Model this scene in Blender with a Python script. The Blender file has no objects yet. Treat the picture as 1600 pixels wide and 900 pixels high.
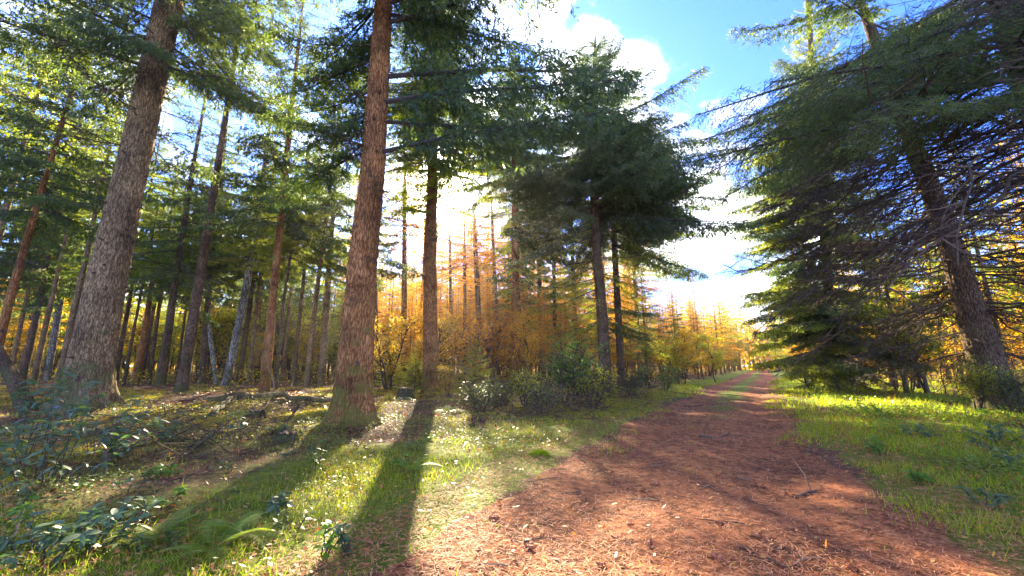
import bpy, math, random
import numpy as np
from mathutils import Vector, Matrix
random.seed(7)
RNG = np.random.default_rng(11)
sc = bpy.context.scene
col = sc.collection

# ------------------------------------------------------------------ camera
FPX = 620.0                      # focal length in pixels of the 1600 px wide photograph
PITCH = math.atan(121.0 / FPX)
CAMH = 1.4
cam = bpy.data.cameras.new('camera')
cam.sensor_width = 36.0
cam.lens = FPX / 1600.0 * 36.0
cam.clip_start = 0.05
cam.clip_end = 2000.0
camo = bpy.data.objects.new('camera', cam)
col.objects.link(camo)
camo.location = (0, 0, CAMH)
camo.rotation_euler = (math.radians(90) + PITCH, 0, 0)
sc.camera = camo

# ------------------------------------------------------------------ light
SUN_PX = (689, 292)
def ray(px, py):
    x = (px - 800) / FPX
    y = (450 - py) / FPX
    f = math.cos(PITCH) - y * math.sin(PITCH)
    u = y * math.cos(PITCH) + math.sin(PITCH)
    return x, f, u
SX, SY, SZ = ray(*SUN_PX)
SUN = Vector((SX, SY, SZ)).normalized()
SUN_EL = math.asin(SUN.z)
SUN_AZ = math.atan2(SUN.x, SUN.y)

sc.view_settings.view_transform = 'Standard'
sc.view_settings.look = 'None'
sc.view_settings.exposure = 2.95
sc.view_settings.gamma = 1.0

w = bpy.data.worlds.new('World')
sc.world = w
w.use_nodes = True
nt = w.node_tree
nt.nodes.clear()
def N(tree, kind, **kw):
    n = tree.nodes.new(kind)
    for k, v in kw.items():
        if isinstance(k, str) and k.startswith('i_'):
            n.inputs[k[2:].replace('_', ' ')].default_value = v
        else:
            setattr(n, k, v)
    return n
sky = N(nt, 'ShaderNodeTexSky', sky_type='NISHITA', sun_disc=False)
sky.sun_elevation = SUN_EL
sky.sun_rotation = SUN_AZ
sky.air_density = 1.0
sky.dust_density = 1.0
sky.ozone_density = 2.0
tc = N(nt, 'ShaderNodeTexCoord')
# clouds: noise on the direction vector, flattened so that they stretch along the horizon
mp = N(nt, 'ShaderNodeMapping')
mp.inputs['Scale'].default_value = (1.0, 1.0, 1.7)
mp.inputs['Location'].default_value = (0.35, 0.1, 0.2)
nt.links.new(tc.outputs['Generated'], mp.inputs['Vector'])
nz = N(nt, 'ShaderNodeTexNoise')
nz.inputs['Scale'].default_value = 2.6
nz.inputs['Detail'].default_value = 8
nz.inputs['Roughness'].default_value = 0.55
nz.inputs['Distortion'].default_value = 0.3
nt.links.new(mp.outputs['Vector'], nz.inputs['Vector'])
cr = N(nt, 'ShaderNodeMapRange', interpolation_type='SMOOTHSTEP')
cr.inputs['From Min'].default_value = 0.505
cr.inputs['From Max'].default_value = 0.61
nt.links.new(nz.outputs['Fac'], cr.inputs['Value'])
hue = N(nt, 'ShaderNodeMix', data_type='RGBA', blend_type='MULTIPLY')
hue.inputs['Factor'].default_value = 1.0
hue.inputs['B'].default_value = (0.125, 0.25, 0.68, 1)
nt.links.new(sky.outputs['Color'], hue.inputs['A'])
# the bright air round the sun
nrm = N(nt, 'ShaderNodeVectorMath', operation='NORMALIZE')
nt.links.new(tc.outputs['Generated'], nrm.inputs[0])
dot = N(nt, 'ShaderNodeVectorMath', operation='DOT_PRODUCT')
nt.links.new(nrm.outputs[0], dot.inputs[0])
dot.inputs[1].default_value = SUN
aur = N(nt, 'ShaderNodeMapRange')
aur.inputs['From Min'].default_value = 0.98
aur.inputs['From Max'].default_value = 1.0
nt.links.new(dot.outputs['Value'], aur.inputs['Value'])
pw = N(nt, 'ShaderNodeMath', operation='POWER')
pw.inputs[1].default_value = 5.0
nt.links.new(aur.outputs[0], pw.inputs[0])
cm = N(nt, 'ShaderNodeMix', data_type='RGBA')
cm.inputs['B'].default_value = (3.8, 3.9, 4.1, 1)
nt.links.new(cr.outputs[0], cm.inputs['Factor'])
nt.links.new(hue.outputs['Result'], cm.inputs['A'])
am = N(nt, 'ShaderNodeMix', data_type='RGBA', blend_type='ADD')
am.inputs['Factor'].default_value = 1.0
sca = N(nt, 'ShaderNodeVectorMath', operation='SCALE')
sca.inputs[0].default_value = (30, 24, 14)
nt.links.new(pw.outputs[0], sca.inputs['Scale'])
nt.links.new(cm.outputs['Result'], am.inputs['A'])
nt.links.new(sca.outputs[0], am.inputs['B'])
bg = N(nt, 'ShaderNodeBackground')
bg.inputs['Strength'].default_value = 0.15
nt.links.new(am.outputs['Result'], bg.inputs['Color'])
wo = N(nt, 'ShaderNodeOutputWorld')
nt.links.new(bg.outputs[0], wo.inputs['Surface'])

HAZE = 0.00045
sl = bpy.data.lights.new('sun', 'SUN')
sl.energy = 5.0
sl.angle = math.radians(0.5)
sl.color = (1.0, 0.85, 0.58)
so = bpy.data.objects.new('sun', sl)
col.objects.link(so)
so.rotation_euler = SUN.to_track_quat('Z', 'Y').to_euler()
sc.cycles.max_bounces = 6
sc.cycles.transmission_bounces = 4
sc.cycles.diffuse_bounces = 4
sc.cycles.sample_clamp_indirect = 4.0

# ------------------------------------------------------------------ placing helpers
def at(px, py, depth):
    """world point seen at pixel (px,py) that lies `depth` metres ahead"""
    x, f, u = ray(px, py)
    t = depth / f
    return Vector((x * t, depth, CAMH + u * t))
def gp(px, py):
    x, f, u = ray(px, py)
    t = -CAMH / u
    return x * t, f * t
EL = [(600, 900), (715, 830), (870, 722), (935, 688), (1005, 650), (1100, 606), (1150, 590)]
ER = [(1535, 880), (1400, 790), (1275, 685), (1225, 625), (1213, 592)]
def edge_fn(pts, x0):
    P = sorted([gp(*p) for p in pts], key=lambda p: p[1])
    (xa, ya), (xb, yb) = P[-2], P[-1]
    k = (54.5 - 18) / (85 - 38)
    P.append((P[-1][0] + (400 - P[-1][1]) * 0.62, 400))
    P.insert(0, (x0, -30))
    return np.array([p[1] for p in P]), np.array([p[0] for p in P])
LY, LX = edge_fn(EL, -4.5)
RY, RX = edge_fn(ER, 2.6)
def path_l(y): return np.interp(y, LY, LX)
def path_r(y): return np.interp(y, RY, RX)
def path_in(x, y):
    """metres inside (+) or outside (-) the path"""
    c = np.where(np.asarray(y) > 12, 0.84, 0.9)
    return np.minimum(x - path_l(y), path_r(y) - x) * c
_wv = [(RNG.normal(0, 1, 2), RNG.uniform(0, 6.28)) for _ in range(40)]
def sn(x, y, s=1.0, k0=0, k=8):
    """smooth pseudo-noise about 0"""
    r = 0
    for d, p in _wv[k0:k0 + k]:
        r = r + np.sin((x * d[0] + y * d[1]) * s + p)
    return r / math.sqrt(k)
def hgt(x, y):
    x = np.asarray(x, float); y = np.asarray(y, float)
    d = path_in(x, y)
    off = np.clip(-d, 0, 6) / 6
    h = 0.10 * off * (1 + 0.5 * sn(x, y, 0.45, 0)) + 0.05 * off * sn(x, y, 1.6, 8) + 0.012 * sn(x, y, 2.2, 16)
    h = h + 0.06 * np.clip((-d - 1.0) / 3, 0, 1) * np.where(x < path_l(y), 1, 0.5) * (sn(x, y, 0.9, 24) + 0.6)
    rut = -0.05 * np.exp(-((d - 0.9) / 0.35) ** 2)
    return h + np.where(d > 0, rut, 0)

# ------------------------------------------------------------------ mesh helpers
def make_mesh(name, V, faces, mats, smooth=False):
    """faces: list of (array n x k, material index)"""
    me = bpy.data.meshes.new(name)
    V = np.ascontiguousarray(V, dtype=np.float32)
    me.vertices.add(len(V)); me.vertices.foreach_set('co', V.ravel())
    loops, starts, mi, pos = [], [], [], 0
    for F, m in faces:
        F = np.asarray(F)
        if F.size == 0: continue
        n, k = F.shape
        loops.append(F.ravel()); starts.append(pos + np.arange(n) * k); mi.append(np.full(n, m)); pos += n * k
    loops = np.concatenate(loops).astype(np.int32); starts = np.concatenate(starts).astype(np.int32)
    mi = np.concatenate(mi).astype(np.int32)
    me.loops.add(len(loops)); me.loops.foreach_set('vertex_index', loops)
    me.polygons.add(len(starts)); me.polygons.foreach_set('loop_start', starts)
    me.polygons.foreach_set('material_index', mi)
    sm = np.full(len(starts), bool(smooth)) if not callable(smooth) else smooth(mi)
    me.polygons.foreach_set('use_smooth', sm)
    for m in mats: me.materials.append(m)
    me.update(calc_edges=True)
    return me
class Geo:
    def __init__(s): s.V = []; s.F = []; s.n = 0
    def add(s, V, F, m=0):
        s.V.append(V); s.F.append((F + s.n, m)); s.n += len(V)
    def tube(s, P, R, sides=6, m=0, cap=False):
        P = np.asarray(P, float); R = np.asarray(R, float)
        T = np.gradient(P, axis=0); T /= np.linalg.norm(T, axis=1)[:, None] + 1e-9
        a = np.array([0, 0, 1.0]) if abs(T[0][2]) < 0.9 else np.array([1.0, 0, 0])
        U = np.cross(T, a); U /= np.linalg.norm(U, axis=1)[:, None] + 1e-9
        W = np.cross(T, U)
        th = np.linspace(0, 2 * np.pi, sides, endpoint=False)
        V = P[:, None] + R[:, None, None] * (np.cos(th)[None, :, None] * U[:, None] + np.sin(th)[None, :, None] * W[:, None])
        n = len(P)
        i = np.arange(n - 1)[:, None] * sides + np.arange(sides)[None]
        j = np.arange(n - 1)[:, None] * sides + (np.arange(sides)[None] + 1) % sides
        F = np.stack([i, j, j + sides, i + sides], -1).reshape(-1, 4)
        s.add(V.reshape(-1, 3), F, m)
        if cap:
            s.F.append((np.arange(sides)[None] + (s.n - sides), m))
            s.F.append((np.arange(sides)[None, ::-1] + (s.n - sides * n), m))
    def blades(s, P, D, S, L, W, m=0, mid=0.45):
        """diamond faces: base P, direction D, side vector S"""
        n = len(P)
        L = np.broadcast_to(L, n)[:, None]; W = np.broadcast_to(W, n)[:, None]
        M = P + D * L * mid
        V = np.stack([P, M + S * W, P + D * L, M - S * W], 1).reshape(-1, 3)
        s.add(V, np.arange(4 * n).reshape(n, 4), m)
    def tris(s, P, D, S, L, W, m=0):
        n = len(P)
        L = np.broadcast_to(L, n)[:, None]; W = np.broadcast_to(W, n)[:, None]
        V = np.stack([P + S * W, P + D * L, P - S * W], 1).reshape(-1, 3)
        s.add(V, np.arange(3 * n).reshape(n, 3), m)
    def merge(s, V, faces, M=None):
        if M is not None:
            A = np.array(M.to_3x3()); t = np.array(M.translation)
            V = V @ A.T + t
        k = s.n
        s.V.append(V); s.n += len(V)
        for F, m in faces: s.F.append((F + k, m))
    def data(s):
        return np.concatenate(s.V), s.F
    def mesh(s, name, mats, smooth=False):
        return make_mesh(name, np.concatenate(s.V), s.F, mats, smooth)
def unit(v):
    return v / (np.linalg.norm(v, axis=-1, keepdims=True) + 1e-9)
def rdir(n, rng):
    return unit(rng.normal(0, 1, (n, 3)))
def side_of(D, rng):
    return unit(np.cross(D, rdir(len(D), rng)))

# ------------------------------------------------------------------ object helpers
def tag(o, label=None, cat=None, group=None, kind=None):
    if label: o['label'] = label
    if cat: o['category'] = cat
    if group: o['group'] = group
    if kind: o['kind'] = kind
    return o
def ob(name, me, parent=None, loc=None, rot=None, scale=None):
    o = bpy.data.objects.new(name, me)
    col.objects.link(o)
    if parent: o.parent = parent
    if loc is not None: o.location = loc
    if rot is not None: o.rotation_euler = rot
    if scale is not None: o.scale = scale if hasattr(scale, '__len__') else (scale,) * 3
    return o
def empty(name, loc, label, cat, group=None, rz=0.0, scale=None):
    o = ob(name, None, None, loc, (0, 0, rz), scale)
    o.empty_display_size = 0.3
    return tag(o, label, cat, group)

# ------------------------------------------------------------------ materials
def mat(name):
    m = bpy.data.materials.new(name); m.use_nodes = True
    t = m.node_tree; t.nodes.clear()
    out = N(t, 'ShaderNodeOutputMaterial')
    return m, t, out
def ramp(t, fac, stops):
    r = N(t, 'ShaderNodeValToRGB')
    e = r.color_ramp.elements
    while len(e) < len(stops): e.new(0.5)
    for i, (p, c) in enumerate(stops):
        e[i].position = p; e[i].color = (*c, 1)
    t.links.new(fac, r.inputs[0])
    return r.outputs[0]
def leaf_mat(name, stops, trans=0.5, rough=0.5, tboost=1.6, spec=0.5, objvar=0.35):
    m, t, out = mat(name)
    g = N(t, 'ShaderNodeNewGeometry')
    oi = N(t, 'ShaderNodeObjectInfo')
    a = N(t, 'ShaderNodeMath', operation='MULTIPLY'); a.inputs[1].default_value = 1 - objvar
    t.links.new(g.outputs['Random Per Island'], a.inputs[0])
    b = N(t, 'ShaderNodeMath', operation='MULTIPLY_ADD'); b.inputs[1].default_value = objvar
    t.links.new(oi.outputs['Random'], b.inputs[0]); t.links.new(a.outputs[0], b.inputs[2])
    c = ramp(t, b.outputs[0], stops)
    p = N(t, 'ShaderNodeBsdfPrincipled')
    p.inputs['Roughness'].default_value = rough
    p.inputs['Specular IOR Level'].default_value = spec
    t.links.new(c, p.inputs['Base Color'])
    tr = N(t, 'ShaderNodeBsdfTranslucent')
    mm = N(t, 'ShaderNodeVectorMath', operation='MULTIPLY'); mm.inputs[1].default_value = (tboost * 1.15, tboost * 1.1, tboost * 0.5)
    t.links.new(c, mm.inputs[0]); t.links.new(mm.outputs[0], tr.inputs[0])
    mx = N(t, 'ShaderNodeMixShader'); mx.inputs[0].default_value = trans
    t.links.new(p.outputs[0], mx.inputs[1]); t.links.new(tr.outputs[0], mx.inputs[2])
    t.links.new(mx.outputs[0], out.inputs[0])
    return m
def bark_mat(name, c1, c2, c3, sc_=1.0, bump=0.6, moss=None):
    m, t, out = mat(name)
    tcn = N(t, 'ShaderNodeTexCoord')
    mp_ = N(t, 'ShaderNodeMapping'); mp_.inputs['Scale'].default_value = (sc_ * 22, sc_ * 22, sc_ * 4.2)
    t.links.new(tcn.outputs['Object'], mp_.inputs[0])
    n0 = N(t, 'ShaderNodeTexNoise'); n0.inputs['Scale'].default_value = 0.7; n0.inputs['Detail'].default_value = 4
    t.links.new(mp_.outputs[0], n0.inputs[0])
    vm = N(t, 'ShaderNodeVectorMath', operation='MULTIPLY_ADD'); vm.inputs[1].default_value = (2.4, 2.4, 2.4)
    t.links.new(n0.outputs['Color'], vm.inputs[0]); t.links.new(mp_.outputs[0], vm.inputs[2])
    v = N(t, 'ShaderNodeTexVoronoi', feature='DISTANCE_TO_EDGE'); v.inputs['Scale'].default_value = 1.0
    t.links.new(vm.outputs[0], v.inputs[0])
    n1 = N(t, 'ShaderNodeTexNoise'); n1.inputs['Scale'].default_value = 1.4; n1.inputs['Detail'].default_value = 8; n1.inputs['Roughness'].default_value = 0.7
    t.links.new(mp_.outputs[0], n1.inputs[0])
    h = N(t, 'ShaderNodeMath', operation='MULTIPLY_ADD'); h.inputs[1].default_value = 0.5
    vr = N(t, 'ShaderNodeMapRange'); vr.inputs['From Max'].default_value = 0.22
    t.links.new(v.outputs['Distance'], vr.inputs[0])
    t.links.new(vr.outputs[0], h.inputs[0])
    hh = N(t, 'ShaderNodeMath', operation='MULTIPLY'); hh.inputs[1].default_value = 1.0
    t.links.new(n1.outputs['Fac'], hh.inputs[0]); t.links.new(hh.outputs[0], h.inputs[2])
    c = ramp(t, h.outputs[0], [(0.36, c1), (0.72, c2), (1.0, c3)])
    n2 = N(t, 'ShaderNodeTexNoise'); n2.inputs['Scale'].default_value = 1.3; n2.inputs['Detail'].default_value = 5
    t.links.new(tcn.outputs['Object'], n2.inputs[0])
    lo = N(t, 'ShaderNodeMapRange'); lo.inputs['From Min'].default_value = 0.3; lo.inputs['From Max'].default_value = 0.7
    lo.inputs['To Min'].default_value = 0.45; lo.inputs['To Max'].default_value = 1.5
    t.links.new(n2.outputs['Fac'], lo.inputs[0])
    vs = N(t, 'ShaderNodeVectorMath', operation='SCALE'); t.links.new(c, vs.inputs[0]); t.links.new(lo.outputs[0], vs.inputs['Scale'])
    colr = vs.outputs[0]
    if moss:
        n3 = N(t, 'ShaderNodeTexNoise'); n3.inputs['Scale'].default_value = 2.5; n3.inputs['Detail'].default_value = 6
        t.links.new(tcn.outputs['Object'], n3.inputs[0])
        sx = N(t, 'ShaderNodeSeparateXYZ'); t.links.new(tcn.outputs['Object'], sx.inputs[0])
        zr = N(t, 'ShaderNodeMapRange'); zr.inputs['From Min'].default_value = 0.0; zr.inputs['From Max'].default_value = 2.5
        zr.inputs['To Min'].default_value = 0.22; zr.inputs['To Max'].default_value = -0.05
        t.links.new(sx.outputs['Z'], zr.inputs[0])
        ad = N(t, 'ShaderNodeMath', operation='ADD'); t.links.new(n3.outputs['Fac'], ad.inputs[0]); t.links.new(zr.outputs[0], ad.inputs[1])
        mr = N(t, 'ShaderNodeMapRange'); mr.inputs['From Min'].default_value = 0.56; mr.inputs['From Max'].default_value = 0.72
        mr.inputs['To Max'].default_value = 0.75
        t.links.new(ad.outputs[0], mr.inputs[0])
        mx = N(t, 'ShaderNodeMix', data_type='RGBA'); mx.inputs['B'].default_value = (*moss, 1)
        t.links.new(mr.outputs[0], mx.inputs['Factor']); t.links.new(colr, mx.inputs['A'])
        colr = mx.outputs['Result']
    p = N(t, 'ShaderNodeBsdfPrincipled'); p.inputs['Roughness'].default_value = 0.9
    p.inputs['Specular IOR Level'].default_value = 0.2
    t.links.new(colr, p.inputs['Base Color'])
    b = N(t, 'ShaderNodeBump'); b.inputs['Strength'].default_value = bump; b.inputs['Distance'].default_value = 0.03
    t.links.new(h.outputs[0], b.inputs['Height']); t.links.new(b.outputs[0], p.inputs['Normal'])
    t.links.new(p.outputs[0], out.inputs[0])
    return m
def plain(name, stops, rough=0.85, spec=0.2):
    m, t, out = mat(name)
    g = N(t, 'ShaderNodeNewGeometry')
    tcn = N(t, 'ShaderNodeTexCoord')
    n = N(t, 'ShaderNodeTexNoise'); n.inputs['Scale'].default_value = 9; n.inputs['Detail'].default_value = 6
    t.links.new(tcn.outputs['Object'], n.inputs[0])
    a = N(t, 'ShaderNodeMath', operation='MULTIPLY_ADD'); a.inputs[1].default_value = 0.5
    hf = N(t, 'ShaderNodeMath', operation='MULTIPLY'); hf.inputs[1].default_value = 0.5
    t.links.new(n.outputs['Fac'], hf.inputs[0])
    t.links.new(g.outputs['Random Per Island'], a.inputs[0]); t.links.new(hf.outputs[0], a.inputs[2])
    p = N(t, 'ShaderNodeBsdfPrincipled'); p.inputs['Roughness'].default_value = rough
    p.inputs['Specular IOR Level'].default_value = spec
    t.links.new(ramp(t, a.outputs[0], stops), p.inputs['Base Color'])
    b = N(t, 'ShaderNodeBump'); b.inputs['Strength'].default_value = 0.4; b.inputs['Distance'].default_value = 0.01
    t.links.new(n.outputs['Fac'], b.inputs['Height']); t.links.new(b.outputs[0], p.inputs['Normal'])
    t.links.new(p.outputs[0], out.inputs[0])
    return m
M = {}
M['spruce'] = leaf_mat('spruce_needles', [(0, (0.030, 0.060, 0.026)), (0.5, (0.065, 0.105, 0.026)), (1, (0.13, 0.16, 0.03))], 0.5, 0.5, 2.0)
M['spruce_blue'] = leaf_mat('blue_green_needles', [(0, (0.035, 0.070, 0.040)), (0.6, (0.075, 0.120, 0.05)), (1, (0.15, 0.17, 0.05))], 0.5, 0.45, 2.0)
M['spruce_lime'] = leaf_mat('yellow_green_needles', [(0, (0.09, 0.14, 0.015)), (0.6, (0.18, 0.22, 0.018)), (1, (0.30, 0.27, 0.03))], 0.58, 0.5, 2.0)
M['larch'] = leaf_mat('orange_larch_needles', [(0, (0.34, 0.10, 0.015)), (0.35, (0.48, 0.20, 0.02)), (0.7, (0.58, 0.32, 0.03)), (1, (0.40, 0.34, 0.03))], 0.6, 0.6, 1.6)
M['gold'] = leaf_mat('golden_leaves', [(0, (0.34, 0.27, 0.012)), (0.5, (0.50, 0.34, 0.015)), (1, (0.58, 0.26, 0.02))], 0.62, 0.5, 1.8)
M['lime'] = leaf_mat('yellow_green_leaves', [(0, (0.13, 0.19, 0.012)), (0.5, (0.28, 0.32, 0.015)), (1, (0.50, 0.40, 0.02))], 0.6, 0.45, 1.9)
M['laurel'] = leaf_mat('glossy_laurel_leaves', [(0, (0.035, 0.085, 0.045)), (0.6, (0.07, 0.13, 0.06)), (0.92, (0.14, 0.19, 0.06)), (1, (0.34, 0.24, 0.05))], 0.35, 0.38, 1.6, 0.45)
M['fresh'] = leaf_mat('fresh_green_leaves', [(0, (0.07, 0.17, 0.02)), (1, (0.16, 0.28, 0.03))], 0.5, 0.4, 1.7)
M['holly'] = leaf_mat('dark_glossy_leaves', [(0, (0.035, 0.08, 0.02)), (0.6, (0.08, 0.14, 0.03)), (0.9, (0.17, 0.22, 0.04)), (1, (0.4, 0.2, 0.04))], 0.4, 0.35, 1.6, 0.5)
M['cover'] = leaf_mat('pale_ground_leaves', [(0, (0.07, 0.12, 0.03)), (0.5, (0.13, 0.18, 0.035)), (0.9, (0.20, 0.23, 0.06)), (1, (0.38, 0.15, 0.04))], 0.4, 0.45, 1.4, 0.3)
M['fern'] = leaf_mat('fern_fronds', [(0, (0.09, 0.16, 0.02)), (1, (0.24, 0.31, 0.03))], 0.5, 0.45, 1.8)
M['grass'] = leaf_mat('grass_blades', [(0, (0.10, 0.17, 0.008)), (0.6, (0.21, 0.30, 0.010)), (0.85, (0.36, 0.36, 0.025)), (1, (0.46, 0.34, 0.13))], 0.55, 0.45, 1.9)
M['moss'] = leaf_mat('moss_blades', [(0, (0.13, 0.16, 0.008)), (0.6, (0.26, 0.26, 0.010)), (1, (0.38, 0.26, 0.03))], 0.5, 0.6, 1.8)
M['litter'] = plain('pine_litter', [(0.15, (0.07, 0.03, 0.02)), (0.45, (0.36, 0.115, 0.04)), (0.8, (0.64, 0.30, 0.13))], 0.75, 0.35)
M['dead_leaf'] = leaf_mat('dead_leaves', [(0, (0.22, 0.06, 0.02)), (0.5, (0.42, 0.13, 0.03)), (0.85, (0.5, 0.30, 0.06)), (1, (0.5, 0.45, 0.35))], 0.35, 0.5, 1.2)
M['bark_grey'] = bark_mat('greybrown_bark', (0.035, 0.019, 0.009), (0.20, 0.118, 0.052), (0.38, 0.25, 0.12), 1.0, 0.8, (0.10, 0.11, 0.03))
M['bark_red'] = bark_mat('redbrown_bark', (0.05, 0.018, 0.006), (0.27, 0.105, 0.030), (0.44, 0.21, 0.075), 1.0, 0.8, (0.13, 0.13, 0.02))
M['bark_dark'] = bark_mat('dark_bark', (0.022, 0.013, 0.008), (0.11, 0.065, 0.035), (0.21, 0.135, 0.075), 1.2, 0.8, (0.06, 0.08, 0.02))
M['bark_birch'] = bark_mat('blotchy_bark', (0.02, 0.018, 0.015), (0.14, 0.12, 0.09), (0.40, 0.37, 0.30), 0.7, 0.5, (0.08, 0.10, 0.03))
M['wood'] = plain('twig_wood', [(0.1, (0.035, 0.024, 0.018)), (0.6, (0.09, 0.065, 0.045)), (1, (0.16, 0.12, 0.085))])
M['deadwood'] = plain('dead_wood', [(0.1, (0.03, 0.02, 0.014)), (0.6, (0.10, 0.062, 0.036)), (1, (0.26, 0.17, 0.08))])
M['palewood'] = plain('pale_dead_wood', [(0.1, (0.12, 0.07, 0.04)), (0.6, (0.28, 0.19, 0.11)), (1, (0.40, 0.31, 0.2))])

# ground: litter, moss and grass tints blended by noise and by a painted zone of what grows there
def ground_mat(name, path=False):
    m, t, out = mat(name)
    tcn = N(t, 'ShaderNodeTexCoord')
    def noise(s, d=8, r=0.6):
        n = N(t, 'ShaderNodeTexNoise'); n.inputs['Scale'].default_value = s; n.inputs['Detail'].default_value = d; n.inputs['Roughness'].default_value = r
        t.links.new(tcn.outputs['Object'], n.inputs[0]); return n.outputs['Fac']
    n1 = noise(7.0, 10, 0.75); n2 = noise(0.55, 6); n3 = noise(60, 4, 0.7)
    if path:
        litter = ramp(t, n1, [(0.34, (0.05, 0.022, 0.010)), (0.47, (0.23, 0.078, 0.028)), (0.58, (0.42, 0.145, 0.05)), (0.75, (0.54, 0.24, 0.10))])
    else:
        litter = ramp(t, n1, [(0.3, (0.035, 0.022, 0.014)), (0.5, (0.13, 0.065, 0.032)), (0.72, (0.26, 0.13, 0.06))])
    n4 = noise(1.1, 5, 0.6)
    sr = N(t, 'ShaderNodeMapRange'); sr.inputs['From Min'].default_value = 0.35; sr.inputs['From Max'].default_value = 0.62
    sr.inputs['To Min'].default_value = 0.5; sr.inputs['To Max'].default_value = 1.15
    t.links.new(n4, sr.inputs[0])
    lv = N(t, 'ShaderNodeVectorMath', operation='SCALE'); t.links.new(litter, lv.inputs[0]); t.links.new(sr.outputs[0], lv.inputs['Scale'])
    litter = lv.outputs[0]
    green = ramp(t, n1, [(0.3, (0.05, 0.07, 0.008)), (0.55, (0.15, 0.19, 0.010)), (0.75, (0.28, 0.29, 0.018))])
    at_ = N(t, 'ShaderNodeAttribute'); at_.attribute_name = 'green'
    ad = N(t, 'ShaderNodeMath', operation='ADD'); t.links.new(n2, ad.inputs[0]); t.links.new(at_.outputs['Fac'], ad.inputs[1])
    a2 = N(t, 'ShaderNodeMath', operation='MULTIPLY_ADD'); a2.inputs[1].default_value = 0.35
    t.links.new(n1, a2.inputs[0]); t.links.new(ad.outputs[0], a2.inputs[2])
    mr = N(t, 'ShaderNodeMapRange'); mr.inputs['From Min'].default_value = 0.78; mr.inputs['From Max'].default_value = 0.98
    t.links.new(a2.outputs[0], mr.inputs[0])
    mx = N(t, 'ShaderNodeMix', data_type='RGBA'); t.links.new(mr.outputs[0], mx.inputs['Factor'])
    t.links.new(litter, mx.inputs['A']); t.links.new(green, mx.inputs['B'])
    p = N(t, 'ShaderNodeBsdfPrincipled'); p.inputs['Roughness'].default_value = 0.9; p.inputs['Specular IOR Level'].default_value = 0.15
    t.links.new(mx.outputs['Result'], p.inputs['Base Color'])
    hs = N(t, 'ShaderNodeMath', operation='MULTIPLY_ADD'); hs.inputs[1].default_value = 0.35
    t.links.new(n3, hs.inputs[0]); t.links.new(n1, hs.inputs[2])
    b = N(t, 'ShaderNodeBump'); b.inputs['Strength'].default_value = 0.9; b.inputs['Distance'].default_value = 0.05
    t.links.new(hs.outputs[0], b.inputs['Height']); t.links.new(b.outputs[0], p.inputs['Normal'])
    t.links.new(p.outputs[0], out.inputs[0])
    return m

# ------------------------------------------------------------------ ground and path
def greenness(x, y):
    d = -path_in(x, y)
    right = x > path_r(y)
    g = np.where(right, 0.42 * np.exp(-((d - 1.2) / 3.2) ** 2) + 0.02, 0.34 * np.exp(-((d - 0.9) / 1.6) ** 2))
    g = g + np.where(~right & (y < 12), 0.16, 0.0)
    return np.where(d < 0, 0, g) + np.where(y > 30, 0.1, 0)
gxs = np.sinh(np.linspace(-1, 1, 281) * 4.6); gxs = gxs / gxs.max() * 420
gys = np.sinh(np.linspace(-0.45, 1, 300) * 5.0); gys = gys / gys.max() * 520
X, Y = np.meshgrid(gxs, gys)
D = path_in(X, Y)
Z = hgt(X, Y) - 0.05 * np.clip(D / 0.5, 0, 1)
V = np.stack([X, Y, Z], -1).reshape(-1, 3)
nx, ny = len(gxs), len(gys)
I = (np.arange(ny - 1)[:, None] * nx + np.arange(nx - 1)[None]).ravel()
me = make_mesh('forest_floor', V, [(np.stack([I, I + 1, I + nx + 1, I + nx], 1), 0)], [ground_mat('forest_floor')], True)
a = me.attributes.new('green', 'FLOAT', 'POINT'); a.data.foreach_set('value', greenness(X, Y).ravel().astype(np.float32))
tag(ob('ground', me), 'mossy forest floor with brown litter under the trees', None, None, 'structure')

ys = np.concatenate([np.linspace(-25, 1, 30), np.linspace(1.05, 12, 220), 12 + np.cumsum(np.linspace(0.06, 1.45, 150))])
us = np.linspace(0, 1, 60)
Yp = np.repeat(ys[:, None], 60, 1)
wob = 0.22 * sn(ys, ys * 0.3, 1.3, 4) + 0.14 * sn(ys, 0 * ys, 4.0, 12)
wob2 = 0.24 * sn(ys, -ys * 0.6, 1.1, 20) + 0.14 * sn(ys, 0 * ys, 3.6, 28)
xl = path_l(ys) + wob; xr = path_r(ys) + wob2
Xp = xl[:, None] + (xr - xl)[:, None] * us[None]
Zp = hgt(Xp, Yp) + 0.014 - 0.06 * (np.abs(us - 0.5)[None] > 0.495)
Vp = np.stack([Xp, Yp, Zp], -1).reshape(-1, 3)
I = (np.arange(len(ys) - 1)[:, None] * 60 + np.arange(59)[None]).ravel()
me = make_mesh('woodland_path', Vp, [(np.stack([I, I + 1, I + 61, I + 60], 1), 0)], [ground_mat('needle_path', True)], True)
cen = np.exp(-((us - 0.45) / 0.16) ** 2)[None] * np.clip((Yp - 7) / 12, 0, 1) * 0.36 + 0.22 * np.exp(-np.minimum(us, 1 - us) / 0.05)[None]
a = me.attributes.new('green', 'FLOAT', 'POINT'); a.data.foreach_set('value', (cen - 0.02).ravel().astype(np.float32))
tag(ob('path', me), 'wide forest track covered in reddish fallen needles', None, None, 'structure')

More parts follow.
